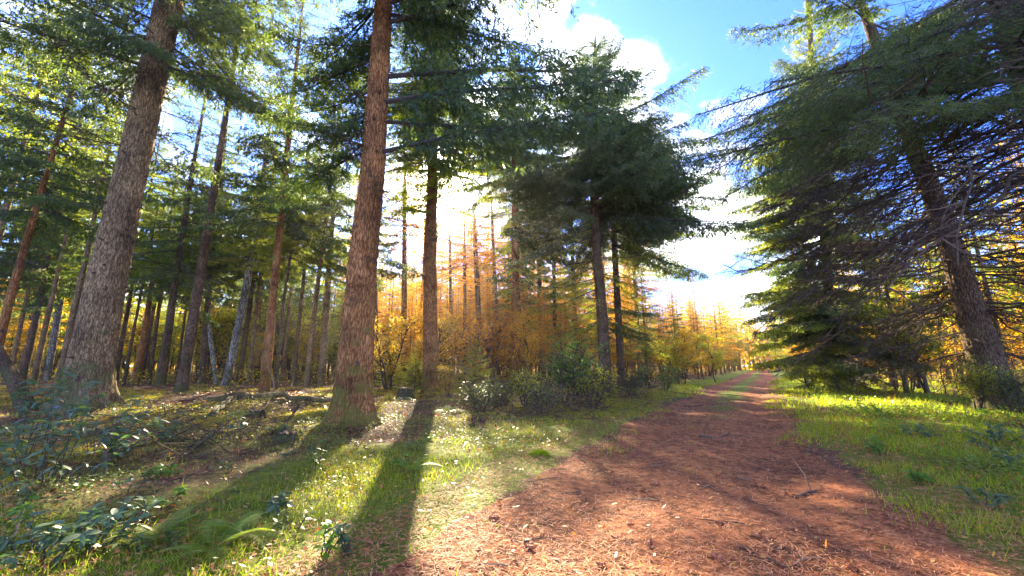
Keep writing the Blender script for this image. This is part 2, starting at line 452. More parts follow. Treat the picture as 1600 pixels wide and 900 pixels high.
# ------------------------------------------------------------------ branch prototypes (along +X, up +Z, 1 unit = 1 m at scale 1)
def spruce_branch(seed, L=4.0, dens=1.0, blade=(0.12, 0.017), hang=0.9, wood=0, leaf=1, step=0.08, sub=0.055, nb=3):
    r = np.random.default_rng(seed)
    g = Geo()
    n = 14
    s = np.linspace(0, 1, n)
    ph = r.uniform(0, 6)
    P = np.stack([s * L, 0.10 * L * np.sin(s * 2.5 + ph) * s, -0.10 * L * s ** 1.3 + 0.07 * L * np.maximum(s - 0.6, 0) * 2], 1)
    g.tube(P, 0.035 * (1 - s * 0.93) * L / 4 + 0.004, 5, wood)
    tw = []
    ts = np.arange(0.10, 1.0, step / L)
    for t in ts:
        for sd in (-1, 1):
            if r.random() > 0.93: continue
            b = np.array([np.interp(t, s, P[:, k]) for k in range(3)])
            l = (0.24 * L * (1 - t) ** 0.8 + 0.22) * r.uniform(0.65, 1.15) * min(1, 0.25 + t * 2.5)
            an = math.radians(r.uniform(38, 68)) * sd
            d = np.array([math.cos(an), math.sin(an), r.uniform(-0.45, 0.1) * hang])
            d /= np.linalg.norm(d)
            m = 5; q = np.linspace(0, 1, m)
            T = b + d * (q * l)[:, None]; T[:, 2] -= 0.22 * l * q ** 2 * hang
            g.tube(T, 0.006 * (1 - q * 0.75), 3, wood)
            tw.append((T, l))
    Ps, Ds = [], []
    for T, l in tw:
        k = max(3, int(l / sub * dens))
        q = r.uniform(0.05, 1, k)
        Ps.append(np.stack([np.interp(q, np.linspace(0, 1, len(T)), T[:, c]) for c in range(3)], 1))
        Ds.append(np.repeat((T[-1] - T[0])[None] / l, k, 0))
    Ps = np.concatenate(Ps); Ds = np.concatenate(Ds)
    k = len(Ps)
    down = np.array([0, 0, -1.0])
    sdv = unit(np.cross(Ds, [0, 0, 1.0])) * r.choice([-1, 1], k)[:, None]
    B = unit(Ds * 0.6 + sdv * 0.55 + down * hang * r.uniform(0, 1.1, k)[:, None] + r.normal(0, 0.25, (k, 3)))
    sl_ = r.uniform(0.05, 0.20, k)
    Q, E = [], []
    for i in range(nb):
        f = (i + 0.2) / nb
        Q.append(Ps + B * (sl_ * f)[:, None]); E.append(unit(B + r.normal(0, 0.42, (k, 3))))
    Q = np.concatenate(Q); E = np.concatenate(E)
    g.blades(Q, E, side_of(E, r), r.uniform(0.6, 1.3, len(Q)) * blade[0], r.uniform(0.7, 1.3, len(Q)) * blade[1], leaf)
    return g
def bare_branch(seed, L=4.0, curl=1.0, twigs=34, wood=0):
    r = np.random.default_rng(seed); g = Geo()
    def limb(p0, d, l, rad, lev):
        n = max(4, int(6 + l * 2)); q = np.linspace(0, 1, n)
        c = r.normal(0, 0.25, 3) * curl
        T = p0 + np.outer(q * l, d) + np.outer(q ** 2 * l, c) * 0.6
        T[:, 2] -= 0.10 * l * q ** 2
        T += np.cumsum(r.normal(0, 0.010 * l, (n, 3)), 0) * (q > 0)[:, None]
        g.tube(T, rad * (1 - q * 0.85) + 0.0015, 5 if lev == 0 else 3, wood)
        if lev >= 2: return
        m = twigs if lev == 0 else int(3 + l * 4)
        for i in range(m):
            t = r.uniform(0.12, 0.98)
            b = np.array([np.interp(t, q, T[:, k]) for k in range(3)])
            sd = r.choice([-1, 1]); an = math.radians(r.uniform(25, 70)) * sd
            f = unit(np.array(d)); up = np.array([0, 0, 1.0]); si = unit(np.cross(f, up))
            dd = unit(f * math.cos(an) + si * math.sin(an) + up * r.normal(-0.1, 0.3))
            limb(b, dd, l * (0.28 if lev == 0 else 0.4) * r.uniform(0.4, 1.2) * (1.1 - 0.6 * t), rad * 0.34, lev + 1)
    limb(np.zeros(3), unit(np.array([1, 0, 0.02])), L, 0.022 * L / 4 + 0.006, 0)
    return g
def wsm(mi): return mi == 0
BR = {}
for nm, mm, kw in (('spruce', 'spruce', {}), ('blue', 'spruce_blue', {}), ('lime', 'spruce_lime', dict(hang=0.5))):
    BR[nm] = [spruce_branch(100 + i + hash(len(nm)) % 7 * 10, 4.0, **kw).mesh(nm + '_branch', [M['wood'], M[mm]]) for i in range(4)]
BR['fine'] = [spruce_branch(330 + i, 4.0, 1.0, (0.055, 0.0045), 0.9, 0, 1, 0.075, 0.032, 4).mesh('needle_branch', [M['wood'], M['spruce']]) for i in range(2)]
BR['bare'] = [bare_branch(200 + i).mesh('bare_branch', [M['deadwood']]) for i in range(5)]
BR['bare_fine'] = [bare_branch(220 + i, 4.0, 1.6, 46).mesh('bare_branch', [M['wood']]) for i in range(4)]
BR['pale'] = [bare_branch(240 + i, 4.0, 2.0, 26).mesh('pale_branch', [M['palewood']]) for i in range(3)]

# ------------------------------------------------------------------ trunks and foreground trees
def trunk_geo(P, R, sides, rings, flare, seed, ridge=0.02):
    """P,R control points (local, z up); returns a bark-ridged tapering trunk"""
    r = np.random.default_rng(seed)
    P = np.asarray(P, float); R = np.asarray(R, float)
    z = P[:, 2]
    zz = z[0] + (z[-1] - z[0]) * np.linspace(0, 1, rings) ** 1.15
    C = np.stack([np.interp(zz, z, P[:, 0]), np.interp(zz, z, P[:, 1]), zz], 1)
    # smooth the centre line
    for _ in range(int(rings / 12)):
        C[1:-1, :2] = (C[:-2, :2] + 2 * C[1:-1, :2] + C[2:, :2]) / 4
    RR = np.interp(zz, z, R)
    th = np.linspace(0, 2 * np.pi, sides, endpoint=False)
    T, H = np.meshgrid(th, zz - z[0])
    ph = r.uniform(0, 6, 8)
    rad = RR[:, None] * (1 + flare * np.exp(-H / 0.45) * (0.75 + 0.45 * np.cos(4 * T + ph[0]) + 0.3 * np.cos(7 * T + ph[1])))
    rad *= 1 + 0.03 * np.cos(2 * T + ph[2] + H * 0.2) + 0.025 * np.cos(3 * T + ph[3] - H * 0.35)
    if ridge:
        wav = np.sin(T * 19 + 1.8 * np.sin(H * 3.1 + ph[4]) + ph[5]) + 0.7 * np.sin(T * 31 + 2.2 * np.sin(H * 4.3 + ph[6] + T)) + 0.8 * np.sin(H * 19 + 3 * np.sin(T * 5 + ph[7]))
        rad += ridge * wav * 0.45 * np.minimum(1, RR[:, None] * 3)
        rad += r.normal(0, ridge * 0.25, rad.shape)
    V = np.stack([C[:, 0:1] + rad * np.cos(T), C[:, 1:2] + rad * np.sin(T), np.repeat(zz[:, None], sides, 1)], -1).reshape(-1, 3)
    i = np.arange(rings - 1)[:, None] * sides + np.arange(sides)[None]
    j = np.arange(rings - 1)[:, None] * sides + (np.arange(sides)[None] + 1) % sides
    F = np.stack([i, j, j + sides, i + sides], -1).reshape(-1, 4)
    g = Geo(); g.add(V, F); return g, C, RR
def tree_from_pixels(name, label, cat, depth, pts, height, bark, seed, flare=0.5, sides=28, rings=120, ridge=0.012, group=None):
    """pts: (px, py, width px) from the foot upwards, at a constant depth"""
    W = [at(px, py, depth) for px, py, _ in pts]
    rad = []
    for (px, py, wpx), p in zip(pts, W):
        t = depth / ray(px, py)[1]
        rad.append(wpx / 2 / FPX * t * math.cos(math.atan((px - 800) / FPX)))
    base = Vector((W[0].x, depth, float(hgt(W[0].x, depth)) - 0.12))
    P = [(0, 0, 0)] + [((p - base).x, 0, (p - base).z) for p in W[1:]]
    d = (W[-1] - W[-2]); d = d / d.z
    ztop = P[-1][2]
    if height > ztop:
        P.append((P[-1][0] + d.x * (height - ztop) * 0.8, 0, height)); rad.append(0.03)
    g, C, RR = trunk_geo(P, rad, sides, rings, flare, seed, ridge)
    root = empty(name, base, label, cat, group)
    ob('trunk', g.mesh('trunk', [M[bark]], True), root)
    return root, C, RR
def limbs(root, C, RR, kind, z0, z1, n, prof, pitch, seed, az=None, name='branch', jit=1.0, droop_scale=1.0):
    """put n branches (shared meshes) round the trunk; prof(t)->length in m, pitch(t)->degrees"""
    r = np.random.default_rng(seed)
    protos = BR[kind]
    ga = r.uniform(0, 6.28)
    for i in range(n):
        t = (i + r.uniform(0, 1)) / n
        z = z0 + (z1 - z0) * t
        c = [np.interp(z, C[:, 2], C[:, k]) for k in range(2)]
        ga += 2.4 + r.normal(0, 0.35)
        a_ = ga
        if az is not None:
            a_ = math.radians(r.uniform(*az)) if not callable(az) else az(r)
        L = prof(t) * r.uniform(0.75, 1.15)
        p = math.radians(pitch(t) + r.normal(0, 6 * jit))
        o = ob(name, protos[int(r.integers(len(protos)))], root,
               (c[0], c[1], z), (0, 0, 0), (L / 4.0, L / 4.0 * r.choice([-1, 1]) if False else L / 4.0, L / 4.0))
        o.rotation_euler = (r.normal(0, 0.2), -p, a_)

def dep(px, py): return gp(px, py)[1]
# (label, foot-to-top pixels, height, bark, flare)
A_, AC, AR = tree_from_pixels('spruce_tree', 'massive grey-brown spruce trunk at left rising behind the blue-green laurel shrub', 'tree', dep(140, 652),
    [(132, 652, 84), (143, 560, 76), (168, 430, 66), (195, 310, 55), (232, 150, 47), (266, 0, 42)], 24, 'bark_grey', 1, 0.85, 120, 250, 0.024)
B_, BC, BR_ = tree_from_pixels('spruce_tree', 'thick red-brown spruce trunk left of the sun, casting the broad diagonal shadow', 'tree', dep(550, 668),
    [(548, 668, 62), (553, 600, 56), (560, 500, 48), (567, 400, 43), (579, 300, 38), (590, 150, 32), (600, 0, 26)], 24, 'bark_red', 2, 0.95, 120, 250, 0.022)
C_, CC, CR = tree_from_pixels('spruce_tree', 'slim straight reddish trunk standing right in front of the sun, mossy at its foot', 'tree', dep(673, 620),
    [(673, 620, 25), (673, 560, 23), (672, 400, 19), (675, 300, 16), (678, 150, 13), (685, 0, 11)], 27, 'bark_red', 3, 0.3, 48, 300, 0.012)
D_, DC, DR = tree_from_pixels('spruce_tree', 'straight purplish-brown trunk between the sun and the dark roadside spruce', 'tree', 26.0,
    [(807, 603, 19), (806, 450, 14), (805, 330, 11), (803, 200, 9)], 24, 'bark_red', 4, 0.3, 40, 200, 0.012)
E_, EC, ER_ = tree_from_pixels('spruce_tree', 'dark spruce with drooping boughs at the left edge of the track', 'tree', 20.5,
    [(948, 612, 21), (941, 500, 18), (933, 400, 15), (928, 300, 13), (930, 100, 8)], 21, 'bark_dark', 5, 0.3, 40, 200, 0.012)
F_, FC, FR = tree_from_pixels('spruce_tree', 'thinner dark trunk just right of the roadside spruce', 'tree', 24.0,
    [(972, 606, 13), (965, 480, 11), (960, 380, 9), (958, 200, 6)], 19, 'bark_dark', 6, 0.3, 32, 160, 0.01)
G_, GC, GR = tree_from_pixels('spruce_tree', 'stout dark leaning trunk at right bristling with long dead branches', 'tree', dep(1560, 648),
    [(1568, 648, 82), (1540, 560, 64), (1506, 450, 50), (1482, 370, 40), (1456, 300, 35), (1416, 200, 29)], 19, 'bark_dark', 7, 0.35, 80, 420, 0.014)
G2_, G2C, G2R = tree_from_pixels('spruce_tree', 'trunk at the top right corner hung with dark bare boughs, foot outside the picture', 'tree', 7.0,
    [(1810, 760, 84), (1700, 400, 80), (1590, 50, 70)], 17, 'bark_dark', 8, 0.3, 48, 200, 0.012)
H_, HC, HR = tree_from_pixels('spruce_tree', 'tall full spruce clothed to the ground on the right side of the track', 'tree', 22.0,
    [(1305, 606, 20), (1290, 400, 16), (1275, 200, 12), (1262, 0, 8)], 25, 'bark_dark', 9, 0.3, 24, 80, 0.01)

R_ = math.radians
# A: bare limbs low, green boughs high
limbs(A_, AC, AR, 'bare', 7.0, 12.0, 16, lambda t: 2.6 + t, lambda t: -12, 21)
limbs(A_, AC, AR, 'spruce', 10.8, 23.0, 70, lambda t: 5.0 - 3.0 * t, lambda t: -16 + 30 * t, 22)
limbs(A_, AC, AR, 'bare_fine', 2.0, 7.0, 7, lambda t: 0.7, lambda t: -8, 23)
# B: long arching limbs to the right, over the track side
BR['long'] = [spruce_branch(300 + i, 4.0, 1.0, (0.10, 0.014), 1.3, 0, 1, 0.075, 0.05, 3) for i in range(3)]
BR['long'] = [g.mesh('long_branch', [M['wood'], M['spruce_blue']]) for g in BR['long']]
for i, (py, Lm, a) in enumerate([(262, 6.6, -8), (215, 6.4, 14), (190, 7.0, -3), (152, 7.4, 6), (75, 6.6, -12), (60, 6.0, 22), (10, 5.5, 0), (20, 5.0, -25)]):
    z = at(580, py + 8, 10.7).z
    c = [np.interp(z, BC[:, 2], BC[:, k]) for k in range(2)]
    ob('branch', BR['long'][i % 3], B_, (c[0], c[1], z), (0.1 * (i % 3), R_(-9), R_(a)), Lm / 4)
limbs(B_, BC, BR_, 'bare', 4.5, 9.0, 12, lambda t: 1.9, lambda t: 2, 24)
limbs(B_, BC, BR_, 'bare_fine', 1.5, 8.5, 16, lambda t: 0.9, lambda t: -4, 25)
limbs(B_, BC, BR_, 'spruce', 11.5, 23, 60, lambda t: 4.4 - 2.6 * t, lambda t: -12 + 30 * t, 26)
limbs(B_, BC, BR_, 'spruce', 7.0, 12, 16, lambda t: 3.2, lambda t: -14, 27, (120, 240))
# C
limbs(C_, CC, CR, 'bare_fine', 5, 12, 22, lambda t: 1.6 + t, lambda t: 2, 28)
limbs(C_, CC, CR, 'lime', 8.6, 13, 22, lambda t: 2.5 + 0.5 * t, lambda t: -12, 229)
limbs(C_, CC, CR, 'lime', 11.0, 17, 30, lambda t: 3.6 + 0.4 * t, lambda t: -14, 29)
limbs(C_, CC, CR, 'spruce', 13.5, 26.5, 125, lambda t: 4.0 - 2.8 * t, lambda t: -14 + 34 * t, 30)
BR['thin_lime'] = [spruce_branch(440 + i, 4.0, 0.7, (0.11, 0.016), 1.2, 0, 1, 0.13, 0.08, 3).mesh('thin_branch', [M['wood'], M['spruce_lime']]) for i in range(3)]
limbs(D_, DC, DR, 'thin_lime', 4.5, 9.5, 12, lambda t: 2.6, lambda t: -14, 401)
limbs(E_, EC, ER_, 'thin_lime', 3.2, 9.0, 15, lambda t: 3.2, lambda t: -16, 402, (20, 230))
limbs(E_, EC, ER_, 'thin_lime', 5.5, 9.0, 5, lambda t: 3.4, lambda t: -16, 403, (-50, 20))
limbs(F_, FC, FR, 'thin_lime', 2.8, 8.5, 16, lambda t: 3.0, lambda t: -16, 404, (-40, 140))
# D, E, F : the dark spruces beside the track
limbs(D_, DC, DR, 'bare_fine', 3, 9, 10, lambda t: 1.6, lambda t: -6, 31)
limbs(D_, DC, DR, 'spruce', 9.6, 14.5, 46, lambda t: 5.3 - 0.6 * t, lambda t: -12 + 8 * t, 32, (-85, 75))
limbs(D_, DC, DR, 'lime', 9.6, 14.5, 26, lambda t: 2.3, lambda t: -12, 232, (75, 275))
limbs(D_, DC, DR, 'spruce', 14.5, 23.5, 120, lambda t: 4.6 - 3.4 * t, lambda t: -8 + 30 * t, 332)
limbs(E_, EC, ER_, 'bare_fine', 2.6, 9.5, 9, lambda t: 1.9, lambda t: -8, 33)
limbs(E_, EC, ER_, 'spruce', 3.0, 4.5, 3, lambda t: 2.6, lambda t: -12, 34, (-30, 10))
limbs(E_, EC, ER_, 'blue', 10.3, 20.5, 84, lambda t: 5.8 - 5.0 * t ** 1.4, lambda t: -7 + 40 * t, 35)
limbs(E_, EC, ER_, 'blue', 8.8, 11, 8, lambda t: 4.6, lambda t: -14, 235, (80, 250))
limbs(E_, EC, ER_, 'spruce', 9.8, 15, 30, lambda t: 4.8 - 1.0 * t, lambda t: -9 + 16 * t, 135)
limbs(E_, EC, ER_, 'long', 9.6, 16, 20, lambda t: 7.2 - 2.2 * t, lambda t: -6 + 12 * t, 136, (-50, 40))
limbs(F_, FC, FR, 'bare_fine', 2, 8, 22, lambda t: 2.2, lambda t: -6, 36)
limbs(F_, FC, FR, 'long', 8.6, 15, 24, lambda t: 7.0 - 2.4 * t, lambda t: -5 + 12 * t, 137, (-70, 60))
limbs(F_, FC, FR, 'lime', 9, 12, 10, lambda t: 4.2, lambda t: -8, 138, (-80, 80))
limbs(F_, FC, FR, 'spruce', 9.0, 18.5, 70, lambda t: 4.0 - 3.2 * t, lambda t: -14 + 40 * t, 37)
# G and G2 : dead branches everywhere, green far up
limbs(G_, GC, GR, 'bare', 3.0, 9.5, 58, lambda t: 5.2 - 0.8 * t, lambda t: -6, 38, (248, 548))
limbs(G_, GC, GR, 'bare_fine', 1.8, 10, 54, lambda t: 3.6, lambda t: -9, 39, (248, 548))
limbs(G_, GC, GR, 'spruce', 11, 18.5, 22, lambda t: 5.0 - 3 * t, lambda t: -16 + 40 * t, 41)
limbs(G2_, G2C, G2R, 'bare', 4.4, 9.5, 30, lambda t: 5.4, lambda t: -16, 42, (95, 260))
limbs(G2_, G2C, G2R, 'bare_fine', 4.6, 9.5, 22, lambda t: 4.6, lambda t: -14, 43, (95, 260))
limbs(G2_, G2C, G2R, 'fine', 6.4, 9.6, 13, lambda t: 6.3 - 0.6 * t, lambda t: -12, 44, (125, 195))
limbs(G2_, G2C, G2R, 'fine', 10.5, 16, 10, lambda t: 5.0 - 3 * t, lambda t: -16 + 30 * t, 144)
# H : clothed to the ground
limbs(H_, HC, HR, 'spruce', 0.9, 6.0, 46, lambda t: 2.6 + 1.6 * t, lambda t: -16, 45)
limbs(H_, HC, HR, 'blue', 5.0, 16.0, 30, lambda t: 4.4 - 0.6 * t, lambda t: -20 + 14 * t, 46)
limbs(H_, HC, HR, 'lime', 9.0, 24.5, 90, lambda t: 4.2 - 3.4 * t, lambda t: -10 + 44 * t, 47)
limbs(H_, HC, HR, 'long', 8, 20.0, 22, lambda t: 5.6 - 1.2 * t, lambda t: -12 + 8 * t, 348, (140, 240))
limbs(H_, HC, HR, 'spruce', 2, 16.0, 40, lambda t: 4.6, lambda t: -16, 248, (140, 280))
limbs(H_, HC, HR, 'lime', 1.5, 16.0, 56, lambda t: 4.3, lambda t: -14, 48, (150, 260))  # yellow-green needles on the left side put its backlight into the colour

def stubs(root, C, RR, z0, z1, n, bark, seed):
    r = np.random.default_rng(seed)
    ms = []
    for k in range(3):
        g = Geo(); l = [0.06, 0.12, 0.20][k]
        q = np.linspace(0, 1, 5)
        g.tube(np.stack([-0.06 + (l + 0.06) * q, 0 * q, -0.02 * q ** 2], 1), np.array([0.055, 0.034, 0.020, 0.015, 0.011]), 8, 0, True)
        ms.append(g.mesh('branch_stub', [M['deadwood']], True))
    for i in range(n):
        z = r.uniform(z0, z1); c = [np.interp(z, C[:, 2], C[:, k]) for k in range(2)]; R0 = float(np.interp(z, C[:, 2], RR)) * 0.97
        a_ = r.uniform(0, 6.28)
        ob('branch_stub', ms[int(r.integers(3))], root, (c[0] + R0 * math.cos(a_), c[1] + R0 * math.sin(a_), z), (0, r.normal(0.1, 0.25), a_), r.uniform(0.6, 1.2))
stubs(A_, AC, AR, 1.2, 14, 110, 'bark_grey', 1)
stubs(B_, BC, BR_, 1.4, 13, 80, 'bark_red', 2)
stubs(C_, CC, CR, 3, 14, 46, 'bark_red', 3)
stubs(G_, GC, GR, 0.8, 9, 60, 'bark_dark', 4)
# slim trunks one can tell apart, with thin crowns
BR['mid_green'] = [spruce_branch(400 + i, 4.0, 1.0, (0.20, 0.034), 0.9, 0, 1, 0.15, 0.11, 3).mesh('thin_branch', [M['wood'], M['spruce']]) for i in range(3)]
BR['mid_lime'] = [spruce_branch(410 + i, 4.0, 1.0, (0.20, 0.032), 0.6, 0, 1, 0.15, 0.12, 3).mesh('thin_branch', [M['wood'], M['spruce_lime']]) for i in range(3)]
BR['mid_larch'] = [spruce_branch(420 + i, 4.0, 1.0, (0.15, 0.026), 0.45, 0, 1, 0.17, 0.12, 3).mesh('larch_branch', [M['wood'], M['larch']]) for i in range(3)]
slim = [
 ('reddish slim spruce with ringed bark standing behind the fallen log', [(412, 622, 18), (425, 480, 14), (440, 330, 11), (458, 150, 8)], 22, 'bark_red', 'mid_green', 0.36),
 ('blotchy birch-like trunk leaning right, left of the reddish ringed trunk', [(350, 610, 14), (362, 560, 13), (385, 450, 12), (402, 350, 10), (418, 220, 7)], 17, 'bark_birch', 'mid_lime', 0.45),
 ('thin dark stem tucked behind the blotchy leaning trunk', [(372, 604, 9), (390, 480, 8), (402, 390, 7)], 15, 'bark_dark', 'mid_green', 0.5),
 ('upright dark trunk in the sunlit left stand beside a twisted stem', [(314, 606, 13), (325, 470, 10), (340, 330, 8)], 19, 'bark_dark', 'mid_green', 0.4),
 ('twisted thin stem winding up beside an upright dark trunk', [(338, 606, 8), (328, 520, 8), (322, 440, 7), (346, 300, 5)], 15, 'bark_birch', 'mid_lime', 0.5),
 ('slender trunk halfway between the thick red-brown trunk and the ringed slim spruce', [(478, 612, 10), (492, 480, 8), (506, 370, 6)], 18, 'bark_grey', 'mid_green', 0.4),
 ('straight grey trunk close to the left side of the thick red-brown trunk', [(502, 608, 13), (509, 500, 11), (517, 380, 8)], 20, 'bark_grey', 'mid_green', 0.42),
 ('very thin dark pole right of the ringed slim spruce', [(430, 614, 6), (443, 470, 5), (455, 390, 4)], 12, 'bark_dark', 'mid_lime', 0.6),
 ('warm brown trunk leaning in from the left edge towards the massive trunk', [(-28, 640, 20), (12, 480, 16), (55, 330, 12), (98, 190, 9)], 18, 'bark_red', 'mid_green', 0.38),
 ('dark trunk at far left with a thinner trunk right of it', [(32, 606, 14), (58, 490, 12), (76, 400, 9)], 18, 'bark_dark', 'mid_green', 0.35),
 ('knobbly trunk just left of the massive grey-brown trunk', [(72, 602, 13), (92, 480, 13), (108, 370, 9)], 17, 'bark_birch', 'mid_green', 0.4),
 ('short thick trunk in the bright clearing right of the massive trunk', [(210, 603, 14), (226, 520, 11), (238, 440, 8)], 14, 'bark_red', 'mid_lime', 0.5),
 ('thin leaning pole right beside the massive grey-brown trunk', [(192, 606, 7), (212, 500, 5), (226, 430, 4)], 12, 'bark_dark', 'mid_lime', 0.6),
 ('pale brown pole in the sunlit left stand, second from the short thick trunk', [(256, 602, 9), (270, 480, 7), (280, 380, 5)], 16, 'bark_red', 'mid_lime', 0.5),
 ('thinnest leaning pole in the sunlit left stand', [(274, 598, 5), (291, 480, 4), (300, 400, 3)], 12, 'bark_dark', 'mid_lime', 0.6),
 ('straight trunk glowing between the thick red-brown trunk and the sun trunk', [(631, 600, 10), (632, 400, 8), (632, 300, 6)], 20, 'bark_red', 'mid_larch', 0.55),
 ('dark grey trunk in the orange larches right of the sun', [(752, 592, 9), (746, 450, 8), (742, 370, 6)], 18, 'bark_dark', 'mid_larch', 0.6),
 ('slightly bent trunk left of the purplish-brown trunk', [(779, 592, 8), (774, 450, 6), (770, 370, 5)], 19, 'bark_grey', 'mid_larch', 0.55),
 ('dark pole right of the purplish-brown trunk', [(845, 596, 9), (843, 450, 7), (842, 340, 5)], 19, 'bark_dark', 'mid_green', 0.26),
 ('thin pale pole in the brightest orange foliage below the sun', [(728, 590, 6), (726, 420, 5)], 17, 'bark_grey', 'mid_larch', 0.6),
 ('mossy dark pole left of the dark roadside spruce', [(902, 596, 8), (896, 450, 7), (893, 350, 5)], 17, 'bark_dark', 'mid_lime', 0.26),
 ('short dim trunk peeping out right behind the thick red-brown trunk', [(592, 604, 9), (587, 500, 7), (586, 420, 5)], 15, 'bark_dark', 'mid_green', 0.5),
]
slim += [
 ('slender dark trunk low in the golden foliage right of the massive trunk, first of three', [(232, 604, 7), (246, 500, 6), (258, 400, 5)], 17, 'bark_dark', 'mid_lime', 0.5),
 ('slender trunk standing left of the upright dark trunk', [(296, 602, 6), (306, 500, 5), (318, 390, 4)], 16, 'bark_grey', 'mid_lime', 0.5),
 ('straight slender trunk between the blotchy leaning trunk and the ringed slim spruce', [(388, 604, 7), (398, 500, 6), (412, 390, 5)], 18, 'bark_grey', 'mid_lime', 0.45),
 ('thin dark trunk right of the very thin dark pole', [(458, 606, 7), (468, 500, 6), (478, 400, 5)], 17, 'bark_dark', 'mid_lime', 0.5),
 ('dim thin trunk near the left edge behind the warm brown leaning trunk', [(12, 604, 9), (34, 500, 8), (56, 400, 6)], 18, 'bark_grey', 'mid_green', 0.45),
 ('slim dark pole just right of the sun trunk among orange larches', [(705, 596, 6), (704, 470, 5), (703, 380, 4)], 15, 'bark_dark', 'mid_larch', 0.6),
 ('slim dark pole midway between the sun trunk and the dark grey trunk', [(868, 594, 7), (866, 450, 6), (864, 340, 5)], 17, 'bark_dark', 'mid_lime', 0.26),
 ('slim grey pole behind the thinner dark trunk by the track', [(1000, 592, 7), (994, 470, 6), (988, 380, 5)], 15, 'bark_grey', 'mid_larch', 0.5),
]
slim[-2] = ('slim dark pole just left of the mossy dark pole',) + slim[-2][1:]
slim[-8] = ('slender dark trunk in the golden foliage just right of the short thick trunk',) + slim[-8][1:]
for i, (lab, pts, h_, bk, cr_, zb) in enumerate(slim):
    dp = min(max(dep(pts[0][0], pts[0][1]), 14), 36)
    r_, C1, R1 = tree_from_pixels('slim_tree', lab, 'tree', dp, pts, h_, bk, 60 + i, 0.25, 16, 60, 0.006)
    zt = C1[-1, 2]
    kk = 50 if cr_ != 'mid_green' else (84 if pts[0][0] < 450 else 46)
    limbs(r_, C1, R1, cr_, zt * zb, zt * 0.98, kk, lambda t: 3.7 - 2.6 * t, lambda t: -12 + 36 * t, 90 + i)
    limbs(r_, C1, R1, 'bare_fine', 2.0, zt * zb + 1, 7, lambda t: 1.3, lambda t: 0, 130 + i)
# the dark leaning butt at the left edge
r_, C1, R1 = tree_from_pixels('leaning_tree', 'dark trunk butt leaning out of the picture at the left edge', 'tree', 11.5,
    [(48, 640, 34), (28, 605, 32), (2, 560, 27), (-30, 490, 22)], 7, 'bark_dark', 95, 0.3, 32, 80, 0.012)

# ------------------------------------------------------------------ stand trees (shared meshes)
def stand_tree(seed, H, zb, Lmax, n, kind, rad=0.16, bare=18, lop=None):
    r = np.random.default_rng(seed)
    mt = {'spruce': M['spruce'], 'lime': M['spruce_lime'], 'larch': M['larch'], 'gold': M['gold'], 'blue': M['spruce_blue']}[kind]
    kw = dict(spruce=dict(hang=0.8, blade=(0.30, 0.045)), lime=dict(hang=0.5, blade=(0.26, 0.045)),
              larch=dict(hang=0.35, blade=(0.20, 0.036)), gold=dict(hang=0.4, blade=(0.22, 0.06)), blue=dict(hang=0.9, blade=(0.30, 0.045)))[kind]
    base = [spruce_branch(seed * 10 + k, 3.0, 1.0, step=0.24, sub=0.18, nb=2, **kw).data() for k in range(4)]
    bb = [bare_branch(seed * 10 + k, 3.0, 1.0, 7).data() for k in range(2)]
    g = Geo(); ga = 0
    for i in range(n):
        t = (i + r.random()) / n
        z = H * (zb + (0.98 - zb) * t); ga += 2.4 + r.normal(0, 0.4)
        L = Lmax * ((1 - t) ** 0.8 * 0.9 + 0.08) * min(1, 0.55 + t * 4) * r.uniform(0.6, 1.2)
        s = L / 3.0
        R4 = Matrix.Translation((0, 0, z)) @ Matrix.Rotation(ga, 4, 'Z') @ Matrix.Rotation(-math.radians(-14 + 40 * t + r.normal(0, 7)), 4, 'Y') @ Matrix.Scale(s, 4)
        V_, F_2 = base[int(r.integers(4))]
        g.merge(V_, F_2, R4)
    for i in range(bare):
        z = H * r.uniform(0.12, zb + 0.1)
        R4 = Matrix.Translation((0, 0, z)) @ Matrix.Rotation(r.uniform(0, 6.28), 4, 'Z') @ Matrix.Rotation(0.1, 4, 'Y') @ Matrix.Scale(r.uniform(0.3, 0.75), 4)
        V_, F_2 = bb[int(r.integers(2))]
        g.merge(V_, F_2, R4)
    crown = g.mesh('crown', [M['wood'], mt])
    wob_ = np.cumsum(r.normal(0, 0.03, (12, 2)), 0); zz = np.linspace(0, H, 12)
    P = np.stack([wob_[:, 0], wob_[:, 1], zz], 1); P[0, :2] = 0
    t_, _, _ = trunk_geo(P, np.linspace(rad, 0.02, 12), 10, 24, 0.3, seed, 0.0)
    trunk = t_.mesh('trunk', [M['bark_dark' if kind in ('spruce', 'blue') else 'bark_grey']], True)
    return trunk, crown, H
